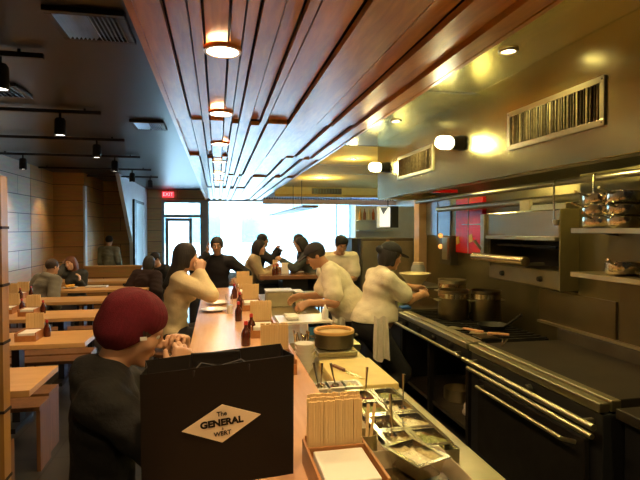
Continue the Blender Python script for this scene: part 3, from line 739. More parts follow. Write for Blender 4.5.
for (x, y, z), l in zip(HL, ('small lamp inside the hood above the griddle', 'small lamp inside the hood above the stockpots')):
    t = thing('hood_lamp', l, 'lamp', (x, y, z), group='lamps inside the hood')
    MB().lathe([(0, .03), (.04, .03), (.04, .10), (0, .10)], n=16).build('base', M['iron'], t, smooth=True)
    MB().lathe([(0, 0), (.02, .003), (.032, .015), (.032, .03), (0, .03)], n=16).build('bulb', M['klens'], t, smooth=True)
# the far soffit grille
t = thing('soffit_grille', 'small dark rectangular grille in the yellow soffit', 'vent', (0, 11.8, 0))
p0 = at(311, 188.5, D=12.1); p1 = at(341, 194.5, D=12.2)
MB().box(p0.x, p1.x, -.015, -.001, p1.z, p0.z).build('frame', M['steel_dark'], t)
m = MB()
for i in range(9): x = p0.x + .06 + i * (p1.x - p0.x - .1) / 9; m.box(x, x + .025, -.02, -.0155, p1.z + .02, p0.z - .02)
m.build('vanes', mat('green grey vane', (.16, .18, .12), .5), t)
# small recessed lights in the steel ceiling
KDOWN = [(1.66, .9), (1.6, 2.55), (1.62, 4.4), (1.9, 6.9), (2.0, 9.6)]
for i, (x, y) in enumerate(KDOWN):
    t = thing('ceiling_light', 'small round light in the steel kitchen ceiling, ' + ['above the near range', 'beside the slatted wood edge', 'above the cook in the cap', 'before the yellow soffit', 'close against the yellow soffit'][i], 'light', (x, y, CK), group='round kitchen ceiling lights')
    MB().lathe([(.035, -.001), (.055, -.001), (.052, -.012), (.038, -.012)], n=24).build('trim_ring', M['steel'], t, smooth=True)
    MB().lathe([(0, -.001), (.036, -.001), (.036, -.006), (0, -.006)], n=24).build('lens', M['klens'], t)

# ------------------------------------------------------------------ cook line
RX = 1.72; RZ = .90
def rail(name, x, z, y0, y1, r, parent, brackets=()):
    o = MB().tube([(x, y0, z), (x, y1, z)], r, 12)
    for y in brackets: o.bar((x, y, z), (RX + .01, y, z), .02, .02)
    return o.build(name, M['steel'], parent, smooth=True)
t = thing('griddle_range', 'dark griddle range with an oven below and steel rails in front', 'range', (0, 0, 0))
Y0, Y1 = 1.98, 3.2
MB().box(RX + .02, 2.44, Y0, Y1, .12, RZ - .06).build('body', M['black_paint'], t, .004)
MB().box(RX + .12, 2.42, Y0 + .02, Y1 - .02, RZ - .06, RZ - .0).build('griddle_plate', M['griddle'], t, .004)
MB().box(RX, RX + .055, Y0, Y1, RZ - .05, RZ - .005).build('front_ledge', M['steel'], t, .006)
MB().box(RX + .065, RX + .12, Y0, Y1, RZ - .05, RZ + .004).build('front_ledge', M['steel'], t, .006)
MB().box(2.42, 2.465, Y0, Y1, RZ - .06, RZ + .08).build('splash_back', M['steel_dark'], t, .004)
rail('rail', RX - .055, .80, Y0 - .03, 3.18, .016, t, (Y0 + .05, 3.1))
rail('rail', RX - .02, .735, Y0 + .02, 3.18, .014, t, ())
d = MB().box(RX - .012, RX + .02, Y0 + .08, Y1 - .14, .20, .70).build('oven_door', M['iron'], t, .006)
MB().tube([(RX - .012, Y0 + .14, .66), (RX - .075, Y0 + .16, .675), (RX - .075, Y1 - .24, .675), (RX - .012, Y1 - .22, .66)], .011, 10).build('handle', M['steel'], d, smooth=True)
for i, y in enumerate((2.5,)):
    MB().lathe([(0, 0), (.028, 0), (.024, .03), (0, .03)], n=16).build('knob', M['iron'], t, smooth=True).matrix_local = Matrix.Translation((RX, y, .80)) @ Matrix.Rotation(-PI / 2, 4, 'Y')
for y in (Y0 + .06, Y1 - .06):
    for x in (RX + .08, 2.38): MB().lathe([(0, 0), (.02, 0), (.02, .12), (0, .12)], (x, y, 0), 12).build('foot', M['iron'], t)
t = thing('end_cabinet', 'dark steel cabinet at the near end of the cook line', 'cabinet', (0, 0, 0))
MB().box(RX + .10, 2.44, .6, 1.94, 0, RZ - .07).build('body', M['black_paint'], t, .004)
MB().box(RX + .06, 2.44, .6, 1.95, RZ - .068, RZ - .02).build('top', M['griddle'], t, .004)

t = thing('open_range', 'black open burner range with a pot shelf below', 'range', (0, 0, 0))
Y0, Y1 = 3.24, 4.62
MB().box(RX + .02, 2.44, Y0, Y1, RZ - .14, RZ - .03).build('burner_box', M['black_paint'], t, .004)
m = MB()
for y in np.arange(Y0 + .05, Y1 - .02, .075): m.box(RX + .14, 2.40, y, y + .018, RZ - .03, RZ - .005)
for x in (RX + .15, 2.05, 2.38): m.box(x, x + .02, Y0 + .03, Y1 - .03, RZ - .03, RZ - .012)
m.build('grate', M['iron'], t)
MB().box(RX, RX + .05, Y0, Y1, RZ - .05, RZ - .006).build('front_ledge', M['steel'], t, .006)
MB().box(RX + .06, RX + .13, Y0, Y1, RZ - .03, RZ).build('front_ledge', M['steel'], t, .006)
rail('rail', RX - .05, .80, Y0, Y1 - .02, .013, t, (Y0 + .1, Y1 - .1))
MB().box(RX + .06, 2.42, Y0 + .02, Y1 - .02, .22, .25).build('shelf', M['steel_dark'], t, .003)
for y in (Y0 + .02, Y1 - .06, (Y0 + Y1) / 2):
    for x in (RX + .03, 2.38): MB().box(x, x + .04, y, y + .04, 0, RZ - .14).build('leg', M['iron'], t)
for y in (3.5, 3.8, 4.1, 4.4): MB().lathe([(0, 0), (.024, 0), (.02, .03), (0, .03)], n=14).build('knob', M['iron'], t, smooth=True).matrix_local = Matrix.Translation((RX + .02, y, .815)) @ Matrix.Rotation(-PI / 2, 4, 'Y')
t = thing('work_range', 'farther dark range where the capped cook reaches', 'range', (0, 0, 0))
Y0, Y1 = 4.66, 6.1
MB().box(RX + .05, 2.44, Y0, Y1, .1, RZ - .03).build('body', M['black_paint'], t, .004)
MB().box(RX + .01, 2.44, Y0, Y1, RZ - .03, RZ).build('top', M['steel_dark'], t, .005)
rail('rail', RX - .045, .80, Y0 + .02, 5.6, .012, t, (Y0 + .1, 5.5))
for y in (Y0 + .1, Y1 - .1):
    for x in (RX + .12, 2.38): MB().lathe([(0, 0), (.02, 0), (.02, .1), (0, .1)], (x, y, 0), 12).build('foot', M['iron'], t)
# steel splash panels along the wall
for i, (y0, y1) in enumerate(((.2, 2.67), (2.70, 3.46))):
    tag(box('wall_splash', mat('bronze splash steel', (.17, .135, .07), .34, .8, .15, 2, bump=.06, bscale=3), (2.455, 2.475, y0, y1, .99, 1.24 if y0 > 2 else 1.40), None, .002, kind=ST), ['brownish steel splash panel behind the griddle, nearer one', 'brownish steel splash panel behind the griddle, beyond the seam'][i], 'panel', 'steel splash panels')
tag(MB().box(2.42, 2.47, .3, 3.44, .985, 1.0).build('splash_ledge', M['steel']), 'thin bright steel ledge at the foot of the splash panels', 'ledge')
for z, l in ((1.705, 'upper'), (1.43, 'lower')):
    t = thing('wall_shelf', '%s steel wall shelf above the griddle' % l, 'shelf', (0, 0, z), group='steel wall shelves')
    MB().box(2.19, 2.468, .4, 2.78, -.02, 0).box(2.19, 2.202, .4, 2.78, -.03, -.02).build('board', M['steel'], t, .002)
    for y in (.9, 2.07, 2.7): MB().prism([(2.24, -.02), (2.468, -.02), (2.468, -.05)], 'Y', y, y + .012).build('bracket', M['steel_dark'], t)

# pots: saute pans stacked on the upper shelf
def saucepan(x, y, z, r, h, label, rz=0, group=None, m=None, hl=.16):
    t = thing('saucepan', label, 'pan', (x, y, z), rz, group)
    t.rotation_euler = (random.uniform(-.10, .10), random.uniform(-.05, .12), rz)
    MB().lathe([(0, 0), (r * .9, 0), (r, .012), (r, h), (r * 1.03, h + .003), (r * .97, h + .003), (r * .96, .01), (0, .006)], n=28).build('pan_body', m or M['pan_steel'], t, smooth=True)
    MB().tube([(-r, 0, h * .8), (-r - .03, 0, h * .85), (-r - hl, 0, h * 1.1)], [.006, .008, .009], 8).build('handle', m or M['pan_steel'], t, smooth=True)
    return t
g = 'saucepans stacked on the upper shelf'
for i, (x, y, z, l) in enumerate(((2.30, 2.665, 1.706, 'at the bottom of the left stack'), (2.30, 2.665, 1.776, 'in the middle of the left stack'), (2.30, 2.665, 1.846, 'on top of the left stack'), (2.29, 2.46, 1.706, 'at the bottom of the right stack'), (2.29, 2.46, 1.776, 'in the middle of the right stack'), (2.29, 2.46, 1.846, 'on top of the right stack'))):
    saucepan(x, y, z, .096, .062, 'bright steel saucepan on the upper shelf ' + l, random.uniform(-.2, .5), g, hl=.10)
saucepan(2.33, 2.50, 1.43, .10, .07, 'dented bright saucepan on the lower shelf', .4, hl=.1)
saucepan(2.33, 2.12, 1.43, .11, .045, 'shallow pan lying on the lower shelf nearer the camera', -.6, hl=.1)
# ladles hanging from the pipe
for p, l in ((at(557, 188, X=2.32), 'farther long steel ladle hanging under the hood'), (at(597, 183, X=2.28), 'nearer long steel ladle hanging under the hood')):
    t = thing('hanging_ladle', l, 'ladle', (p.x, p.y, 2.01), group='ladles hanging under the hood')
    MB().tube([(0, 0, .03), (-.02, 0, .022), (-.024, 0, 0), (-.02, 0, -.24)], [.004, .005, .007, .007], 8).build('handle', M['pan_steel'], t, smooth=True)
    MB().lathe([(0, -.045), (.022, -.038), (.026, -.015), (.028, 0), (.025, 0), (.02, -.032), (0, -.04)], (0, 0, -.245), 18).build('ladle_bowl', M['steel'], t, smooth=True)

# ------------------------------------------------------------------ salamander broiler
t = thing('salamander_broiler', 'wall mounted steel salamander broiler with open dark mouth', 'broiler', (0, 0, 0))
SX = 2.32; Y0, Y1 = 3.06, 4.02
MB().box(SX, 2.70, Y0, Y1, 1.635, 1.84).build('upper_hood', mat('polished broiler steel', (.72, .64, .42), .26, 1., .06, 3, bump=.03, bscale=5), t, .01)
MB().box(SX - .02, SX + .02, Y0 + .02, Y1 - .02, 1.615, 1.645).build('hood_lip', M['steel'], t, .006)
MB().box(2.66, 2.74, Y0, Y1, 1.38, 1.635).build('back', M['black_paint'], t)
for y in (Y0, Y1 - .03): MB().box(SX + .02, 2.66, y, y + .03, 1.38, 1.635).build('side_panel', M['steel_dark'], t)
MB().box(SX - .02, SX + .03, Y1 + .005, Y1 + .07, 1.42, 1.83).build('corner_post', M['steel'], t, .004)
MB().box(SX + .03, 2.70, Y0, Y1, 1.265, 1.40).build('lower_body', mat('brown broiler base', (.26, .22, .13), .4, .8, .1), t, .01)
m = MB()
for i in range(14): m.box(SX + .05, 2.42, Y0 + .1 + i * .058, Y0 + .11 + i * .058, 1.56, 1.572)
m.box(SX + .05, SX + .065, Y0 + .1, Y1 - .1, 1.56, 1.575).box(2.40, 2.415, Y0 + .1, Y1 - .1, 1.56, 1.575); m.build('grate', M['iron'], t)
MB().tube([(SX - .11, Y0 + .22, 1.46), (SX - .11, Y1 + .01, 1.46)], .036, 16).build('drip_roll', mat('polished roll steel', (.75, .62, .36), .22, 1., .05), t, smooth=True)
for y in (Y0 + .25, Y1 - .05): MB().bar((SX - .11, y, 1.44), (SX + .06, y, 1.44), .025, .02).build('bracket', M['steel_dark'], t)
MB().tube([(SX - .03, Y1 + .03, 1.52), (SX - .09, Y1 + .05, 1.60)], .012, 8).build('lever', M['steel'], t, smooth=True)
for i, y in enumerate((3.3, 3.8)): MB().lathe([(0, 0), (.022, 0), (.018, .025), (0, .025)], n=14).build('knob', M['iron'], t, smooth=True).matrix_local = Matrix.Translation((SX + .03, y, 1.33)) @ Matrix.Rotation(-PI / 2, 4, 'Y')
MB().box(SX, 2.469, Y0 - .012, Y0 - .001, 1.265, 1.84).build('end_panel', mat('olive steel', (.30, .25, .12), .35, .8, .1), t, .002)
tag(box('steel_box', M['steel'], (2.40, 2.7, 3.1, 3.5, 1.842, 1.885), None, .005), 'flat steel lid resting on top of the broiler', 'lid')
tag(box('carton', mat('cream carton', (.7, .62, .42), .7), (2.45, 2.42, 3.55, 3.68, 1.842, 1.93), None, .003), 'small cream carton standing on top of the broiler', 'carton')

# ------------------------------------------------------------------ red sheets, cabinet, fridge
M['red'] = mat('glossy red sheet', (.75, .012, .012), .22, 0, .08, 3, coat=.5)
M['sticker'] = mat('yellowed sticker', (.72, .50, .12), .6)
t = thing('red_wall_panel', 'glossy red wall sheet with white seams behind the range', 'panel', (2.70, 0, 0))
for y0, y1 in ((5.06, 5.35), (4.76, 5.05)):
    MB().box(0, .045, y0, y1, 1.43, 2.04).build('sheet', M['red'], t, .004)
MB().box(-.004, 0, 4.76, 5.20, 1.745, 1.755).build('line', M['white_paint'], t)
MB().box(-.004, 0, 5.05, 5.058, 1.43, 2.04).build('line', M['white_paint'], t)
for y, z in ((5.29, 1.57), (4.99, 1.60)): MB().prism([(y - .04, z - .03), (y + .03, z - .05), (y + .045, z + .03), (y - .02, z + .05)], 'X', -.004, 0).build('sticker', M['sticker'], t)
tag(box('red_reflection', M['red'], (HX0 + .11, HX0 + .34, 4.35, 4.40, 2.04, 2.07), None, .002), 'red reflection under the hood edge, made as a narrow strip', 'strip')  # red reflection under the hood, modelled as a solid strip
t = thing('wall_cabinet', 'grey dispenser cabinet on the wall left of the red sheet', 'cabinet', (0, 0, 0))
MB().box(2.65, 2.749, 5.38, 5.66, 1.28, 1.62).build('body', M['steel_dark'], t, .004)
MB().box(2.62, 2.65, 5.40, 5.54, 1.34, 1.60).build('door', M['steel'], t, .004)
for y, z in ((5.60, 1.62), (5.60, 1.49)):
    MB().lathe([(0, -.03), (.02, -.022), (.03, 0), (.02, .022), (0, .03)], (2.63, y, z), 14).build('indicator_light', mat('orange lamp', (.8, .3, .05), .4, emit=(1., .45, .1), estr=1.5), t, smooth=True)
t = thing('refrigerator', 'wide grey steel refrigerator behind the cooks', 'refrigerator', (0, 0, 0))
MB().box(1.95, 2.73, 6.68, 7.35, .1, 1.57).build('body', M['steel_dark'], t, .006)
fs_ = mat('olive fridge steel', (.34, .31, .22), .36, .7, .1)
MB().box(2.315, 2.36, 6.655, 6.68, .14, 1.55).build('centre_strip', mat('tan strip', (.55, .33, .15), .5), t)
for x0, x1 in ((1.97, 2.31), (2.365, 2.71)):
    d = MB().box(x0, x1, 6.65, 6.68, .14, 1.53).build('door', fs_, t, .004)
    MB().box(x0 + (.28 if x0 < 2.2 else .03), x0 + (.30 if x0 < 2.2 else .05), 6.61, 6.65, .9, 1.3).build('handle', M['steel'], d, .003)
for x in (2.05, 2.68):
    for y in (6.74, 7.28): MB().lathe([(0, 0), (.02, 0), (.02, .1), (0, .1)], (x, y, 0), 10).build('foot', M['iron'], t)
t = thing('utility_post', 'dark slim locker left of the refrigerator', 'locker', (0, 0, 0))
MB().box(1.84, 1.93, 6.75, 7.3, 0, 1.57).build('body', M['black_paint'], t, .003)
# partition with bottle shelf beyond the fridge
box('wall_partition', M['tile_white'], (2.69, 4.3, 9.6, 9.68, 0, 2.16), kind=ST)
t = thing('bottle_shelf', 'white wall shelf with bottles below the pink beam', 'shelf', (0, 0, 1.88))
box('board', M['white_paint'], (2.70, 3.40, 9.42, 9.6, -.02, 0), t, .002)
cols = [(.5, .3, .1), (.25, .1, .08), (.75, .7, .6), (.4, .12, .06), (.6, .5, .4), (.3, .2, .1), (.7, .3, .1)]
for i in range(7):
    b_ = MB().lathe([(0, 0), (.026, 0), (.028, .01), (.028, .13), (.011, .18), (.011, .22), (0, .22)], (2.76 + i * .09, 9.51, 1.88), 14).build('bottle', mat('bottle glass %d' % i, cols[i], .25), smooth=True)
    tag(b_, ['amber', 'dark brown', 'pale cream', 'reddish brown', 'tan', 'olive brown', 'orange'][i] + ' bottle on the white shelf behind the refrigerator', 'bottle', 'bottles on the white shelf')
t = thing('wall_shelf', 'lower pale blue shelf below the bottle shelf', 'shelf', (0, 0, 1.68))
box('board', mat('pale blue shelf', (.45, .6, .75), .4), (2.70, 3.40, 9.4, 9.6, -.02, 0), t, .002)
# hanging screen box
p = at(388, 216, D=7.6)
t = thing('hanging_sign', 'small white sign box with a dark side under the beam', 'sign', (p.x, p.y, 1.72))
MB().box(-.14, .04, 0, .12, 0, .32).build('case', M['white_paint'], t, .006)
MB().box(-.13, .03, -.006, 0, .015, .305).build('screen', mat('lit white screen', (.9, .93, 1), .3, emit=(.85, .92, 1.), estr=1.0), t)
MB().prism([(-.13, .305), (.0, .305), (-.05, .24), (-.07, .19), (-.10, .24)], 'Y', -.008, -.006).build('picture', mat('dark picture', (.12, .16, .3), .5), t)
MB().box(.045, .17, 0, .12, 0, .33).build('side_panel', M['black_paint'], t, .006)
MB().tube([(.02, .06, .32), (.02, .06, .98)], .008, 8).build('hanger', M['black_paint'], t)

# ------------------------------------------------------------------ pots on the ranges
M['pot_steel'] = mat('used pot steel', (.30, .25, .16), .28, 1., .2, 6)
def stockpot(x, y, r, h, label, lid=False, m=None, group='stockpots on the range', hc=M['pan_steel']):
    t = thing('stockpot', label, 'pot', (x, y, RZ), group=group)
    MB().lathe([(0, 0), (r * .97, 0), (r, .012), (r, h * .72), (r * 1.0, h), (r * 1.04, h + .004), (r * .97, h + .004), (r * .96, .01), (0, .008)], n=32).build('pot_body', m or M['pot_steel'], t, smooth=True)
    MB().lathe([(0, h * .8), (r * .955, h * .8), (r * .955, h * .82), (0, h * .82)], n=28).build('broth', M['broth'], t)
    MB().lathe([(r * 1.0, h * .74), (r * 1.012, h * .74), (r * 1.012, h * .90), (r * 1.0, h * .90)], n=32).build('band', hc, t, smooth=True)
    for s in (-1, 1): MB().tube([(s * r, -.04, h * .68), (s * (r + .035), -.035, h * .68), (s * (r + .035), .035, h * .68), (s * r, .04, h * .68)], .006, 8).build('handle', M['steel'], t, smooth=True)
    return t
stockpot(2.08, 4.16, .135, .25, 'tall dark stockpot with a bright band, nearer the aisle')
stockpot(2.31, 4.00, .125, .26, 'tall dark stockpot with a bright band, nearer the broiler')
stockpot(2.22, 4.47, .13, .31, 'wide pale stockpot behind the two tall dark pots', m=M['steel'])
t = thing('colander', 'wide shallow pale strainer by the hand of the capped cook', 'strainer', (2.03, 4.93, RZ + .20))
MB().lathe([(0, .02), (.07, .02), (.15, .12), (.165, .135), (.16, .14), (.145, .125), (.07, .03), (0, .03)], n=28).build('bowl', mat('pale strainer', (.6, .52, .3), .5, .3), t, smooth=True)
MB().lathe([(0, 0), (.075, 0), (.07, .02), (0, .02)], n=24).build('base', M['steel'], t)
t = thing('riser_shelf', 'low steel riser shelf at the back of the far range', 'shelf', (0, 0, RZ))
MB().box(1.88, 2.36, 4.76, 5.5, .185, .197).build('board', M['steel_dark'], t, .003)
for x in (1.90, 2.33):
    for y in (4.78, 5.46): MB().box(x, x + .02, y, y + .02, 0, .185).build('leg', M['steel_dark'], t)
o = thing('water_jug', 'grey lidded jug on the far range below the dispenser', 'jug', (2.22, 5.3, RZ + .20))
MB().lathe([(0, 0), (.07, 0), (.085, .05), (.08, .16), (.06, .2), (0, .2)], n=24).build('jug_body', mat('grey plastic', (.25, .25, .24), .5), o, smooth=True)
MB().lathe([(0, .2), (.065, .2), (.06, .225), (0, .23)], n=24).build('lid', mat('jug lid', (.5, .4, .3), .5), o, smooth=True)
# flat tools and folded foil lying on the ledge of the range
for (y, x, ln, rz, l) in ((3.75, 1.84, .30, .5, 'flat steel turner with a wooden handle lying on the range front'), (3.52, 1.90, .26, .9, 'second flat steel turner lying nearer the griddle')):
    t = thing('turner', l, 'turner', (x, y, RZ + .004), rz - PI / 2, 'turners on the range front')
    MB().box(0, .13, -.04, .04, 0, .004).build('blade', M['steel'], t, .001)
    MB().box(.13, .13 + ln * .6, -.012, .012, .002, .018).build('handle', mat('tan turner handle', (.42, .2, .1), .5), t, .004)
t = thing('tongs', 'thin steel tongs lying on the griddle edge', 'tongs', (1.88, 3.05, RZ + .008), .9)
for s in (-1, 1): MB().bar((0, 0, 0), (.2, .015 * s, .006), .01, .003).build('arm', M['pan_steel'], t)
tag(box('foil_sheet', M['pan_steel'], (1.86, 2.0, 3.28, 3.42, RZ + .002, RZ + .010), None, .003), 'small bright folded foil on the range front', 'foil')
# things on the lower shelf
t = thing('stockpot', 'pale round pot on the low shelf under the open range', 'pot', (2.0, 3.9, .252))
MB().lathe([(0, 0), (.11, 0), (.12, .01), (.12, .10), (.115, .10), (.112, .01), (0, .008)], n=26).build('pot_body', M['steel'], t, smooth=True)
t = thing('crumpled_bag', 'pale crumpled plastic bag on the low shelf', 'bag', (1.95, 3.45, .252))
f = SDF()
for i in range(16): f.ell((random.uniform(-.07, .07), random.uniform(-.08, .08), random.uniform(.03, .1)), (.05, .04, .035), k=.012)
sdf_obj('bag_body', f.mesh(.008), mat('pale plastic', (.6, .56, .45), .4, 0, .2, 20), t)

# ------------------------------------------------------------------ dining ceiling fittings
for i, y in enumerate(LTS):
    t = thing('ceiling_light', 'glowing round downlight in the slatted wood ceiling, ' + ['behind the camera', 'just above the camera', 'nearest in view', 'second in view', 'third in view', 'fourth in view', 'fifth in view', 'farthest in view'][i], 'light', (.03, y, CS), group='downlights in the wood slats')
    MB().lathe([(.078, -.016), (.094, -.016), (.096, -.010), (.094, .006), (.078, .006)], n=32).build('trim_ring', mat('brass ring', (.7, .35, .12), .3, .8), t, smooth=True)
    MB().lathe([(0, -.014), (.079, -.014), (.079, -.004), (0, -.004)], n=28).build('lens', M['lens'], t)
TR = [(3.55, -1.9, -1.14, ()), (5.05, -2.7, -1.14, ()), (6.6, -2.95, -1.19, ()), (8.15, -3.35, -1.22, ()), (9.9, -3.3, -1.27, ()), (11.3, -2.9, -1.3, ())]
CANS = []
spots = [[(7, 3.42)], [(62, 5.0)], [(96, 6.45)], [(30, 8.05), (115, 8.05)], [(132, 9.75)], [(150, 11.2)]]
for i, (c, x0, x1, _) in enumerate(TR):
    y = (c + 1.15 * .2 + .0) / .98 if i else 3.7
    wh = ['nearest the camera', 'second from the camera', 'third from the camera', 'fourth from the camera', 'fifth from the camera', 'farthest from the camera'][i]
    t = thing('light_track', 'black ceiling light track, ' + wh, 'track', (0, y, CL), group='black light tracks on the dark ceiling')
    MB().box(x0, x1, -.018, .018, -.055, -.02).build('rail', M['black_paint'], t, .003)
    for x in (x0 + .15, x1 - .15): MB().box(x - .01, x + .01, -.01, .01, -.02, 0).build('bracket', M['black_paint'], t)
    for k, (px, D) in enumerate(spots[i]):
        x = (px - 217) * .98 * D / 500 if i == 0 else (px - 217) * .00196 * D
        s = thing('track_spotlight', 'black cylinder spotlight on the track %s%s' % (wh, (', toward the wall' if k == 0 else ', toward the bar') if len(spots[i]) > 1 else ''), 'spotlight', (x, y, CL - .055), group='spotlights on the tracks')
        MB().lathe([(0, -.06), (.012, -.06), (.012, 0), (0, 0)], n=10).build('stem', M['black_paint'], s)
        a = MB().lathe([(0, -.05), (.04, -.05), (.052, -.07), (.055, -.22), (.05, -.22), (.048, -.2), (0, -.2)], n=24).build('can', M['black_paint'], s, smooth=True)
        MB().lathe([(0, -.212), (.047, -.212), (.047, -.204), (0, -.204)], n=20).build('lens', M['can_lens'], s)
        CANS.append((x, y))
def diffuser(x0, x1, y0, y1, label):
    t = thing('air_diffuser', label, 'vent', (0, 0, CL), group='air diffusers in the dark ceiling')
    f = .04; m = MB().box(x0, x1, y0, y0 + f, -.03, 0).box(x0, x1, y1 - f, y1, -.03, 0).box(x0, x0 + f, y0 + f, y1 - f, -.03, 0).box(x1 - f, x1, y0 + f, y1 - f, -.03, 0)
    m.build('frame', M['black_paint'], t, .004)
    bl = mat('blue grey louvre', (.30, .36, .45), .35, .5, .1); n = 14; xm = (x0 + x1) / 2
    v = MB()
    for i in range(n):
        x = x0 + f + (i + .5) * (x1 - x0 - 2 * f) / n
        v.rbox((x, (y0 + y1) / 2, -.02), (.003, y1 - y0 - 2 * f, .03), (0, .7 if x < xm else -.7, 0))
    v.build('louvres', bl, t)
diffuser(-.92, -.50, 2.94, 3.38, 'square louvred air diffuser in the dark ceiling beside the wood slats')
diffuser(-.94, -.58, 5.8, 6.25, 'smaller looking louvred air diffuser farther along the dark ceiling')
diffuser(-2.3, -1.62, 4.55, 4.95, 'dark square air diffuser in the ceiling toward the left wall')
# exit sign
t = thing('exit_sign', 'red EXIT sign above the glass street door', 'sign', (0, 0, 0))
ex = at(168, 194.5, D=15.2)
MB().box(ex.x - .17, ex.x + .17, FY - .10, FY - .03, ex.z - .085, ex.z + .085).build('sign_box', mat('lit red sign', (.8, .05, .06), .4, emit=(1., .06, .09), estr=1.6), t, .004)
MB().box(ex.x - .01, ex.x + .01, FY - .07, FY - .05, ex.z + .085, CL).build('hanger', M['black_paint'], t)
cu = bpy.data.curves.new('lettering', 'FONT'); cu.body = 'EXIT'; cu.size = .15; cu.align_x = 'CENTER'; cu.align_y = 'CENTER'; cu.extrude = .001
o = text_mesh(cu, mat('white exit letters', (1, .8, .8), .5, emit=(1., .55, .55), estr=1.6), t)
o.location = (ex.x, FY - .104, ex.z); o.rotation_euler = (PI / 2, 0, 0)

t = thing('frying_pan', 'black frying pan with a raised handle behind the griddle edge', 'pan', (2.15, 3.62, RZ - .004), 1.9)
MB().lathe([(0, 0), (.09, 0), (.12, .045), (.117, .045), (.088, .005), (0, .004)], n=28).build('pan_body', M['iron'], t, smooth=True)
MB().tube([(-.11, 0, .04), (-.18, 0, .09), (-.27, 0, .16)], [.009, .010, .011], 8).build('handle', M['iron'], t, smooth=True)

# small clutter at the aisle edge of the far range
tag(box('cleaning_cloth', mat('blue cloth', (.02, .10, .35), .9, bump=.4), (1.80, 1.90, 4.70, 4.80, RZ + .001, RZ + .025), None, .008), 'small blue cleaning cloth at the edge of the far range', 'cloth')
t = thing('squeeze_bottle', 'green tinted squeeze bottle beside the blue cloth', 'bottle', (1.86, 4.90, RZ))
MB().lathe([(0, 0), (.028, 0), (.03, .01), (.03, .12), (.016, .135), (0, .135)], n=20).build('bottle_body', mat('green tinted plastic', (.25, .33, .12), .35), t, smooth=True)
MB().lathe([(0, .135), (.014, .135), (.004, .175), (0, .175)], n=14).build('nozzle', M['white_cer'], t, smooth=True)
pan('insert_pan', 1.82, 5.25, RZ, .11, .22, .12, 'deep steel insert pan on the far range beyond the squeeze bottle', None, 'food_pale')
t = thing('steel_bowl', 'small steel mixing bowl on the far range beside the insert pan', 'bowl', (1.86, 5.60, RZ))
MB().lathe([(0, 0), (.05, 0), (.09, .045), (.10, .07), (.098, .07), (.086, .045), (.046, .006), (0, .006)], n=26).build('bowl_body', M['pan_steel'], t, smooth=True)
# ------------------------------------------------------------------ people
def rotm(ax, deg):
    a = math.radians(deg); c, s = math.cos(a), math.sin(a)
    return np.array({'X': [[1, 0, 0], [0, c, -s], [0, s, c]], 'Y': [[c, 0, s], [0, 1, 0], [-s, 0, c]], 'Z': [[c, -s, 0], [s, c, 0], [0, 0, 1]]}[ax])
V3 = lambda *a: np.array(a, float)
def unit(v): return v / max(np.linalg.norm(v), 1e-9)
_mc = {}
def cmat(col, kind='cloth'):
    key = (tuple(col), kind)
    if key not in _mc:
        nm = {'cloth': 'fabric', 'skin': 'skin', 'hair': 'hair'}[kind] + ' %d' % len(_mc)
        if kind == 'skin':
            m = mat(nm, col, .5, 0, .06, 14); m.node_tree.nodes['Principled BSDF'].inputs['Subsurface Weight'].default_value = .06
            m.node_tree.nodes['Principled BSDF'].inputs['Subsurface Radius'].default_value = (.01, .004, .002)
        elif kind == 'hair': m = mat(nm, col, .6, 0, .3, 40, bump=.6, bscale=120, stretch=(1, 1, .2))
        else: m = mat(nm, col, .85, 0, .10, 12, bump=.35, bscale=45)
        _mc[key] = m
    return _mc[key]
def ik(a, t, l1, l2, hint):
    d = t - a; L = np.linalg.norm(d); L = min(max(L, .05), (l1 + l2) * .995); u = unit(d)
    x = (l1 * l1 - l2 * l2 + L * L) / (2 * L); h = math.sqrt(max(l1 * l1 - x * x, 0))
    p = unit(hint - u * (hint @ u))
    return a + u * x + p * h, a + u * L
def add_hand(s, w, d, palm, side, curl, kf, thumb=1.):
    """wrist w, direction d, palm normal, side = +1 thumb toward cross(d, palm)"""
    d = unit(d); pn = unit(palm - d * (palm @ d)); sd = np.cross(d, pn) * side
    s.cone(w - d * .02, w + d * .02, .024, .024, k=.02)
    for i, (o, L, r) in enumerate(((.030, .078, .0088), (.010, .085, .0092), (-.010, .079, .0088), (-.029, .064, .0078))):
        kn = w + d * (.088 - abs(o - .005) * .25) + sd * o
        s.cone(w + d * .012 + sd * o * .5, kn, .017, .0135, k=.014)
        p = kn; dirn = d; nn = pn
        for f, (seg, c) in enumerate(((.5, curl[0]), (.28, curl[1]), (.22, curl[1] * .7))):
            th = math.radians(c); dirn, nn = dirn * math.cos(th) + nn * math.sin(th), nn * math.cos(th) - dirn * math.sin(th)
            q = p + dirn * L * seg; s.cone(p, q, r * kf * (1 - .08 * f), r * kf * (.94 - .1 * f), k=.004); p = q
    b = w + d * .025 + sd * .022; t1 = unit(d * .65 + sd * .65 + pn * .45); t2 = unit(d * .9 + sd * .1 + pn * .45)
    s.cone(b, b + t1 * .042, .016, .0115 * kf, k=.012); s.cone(b + t1 * .042, b + t1 * .042 + t2 * .032 * thumb, .0108 * kf, .0092 * kf, k=.004)
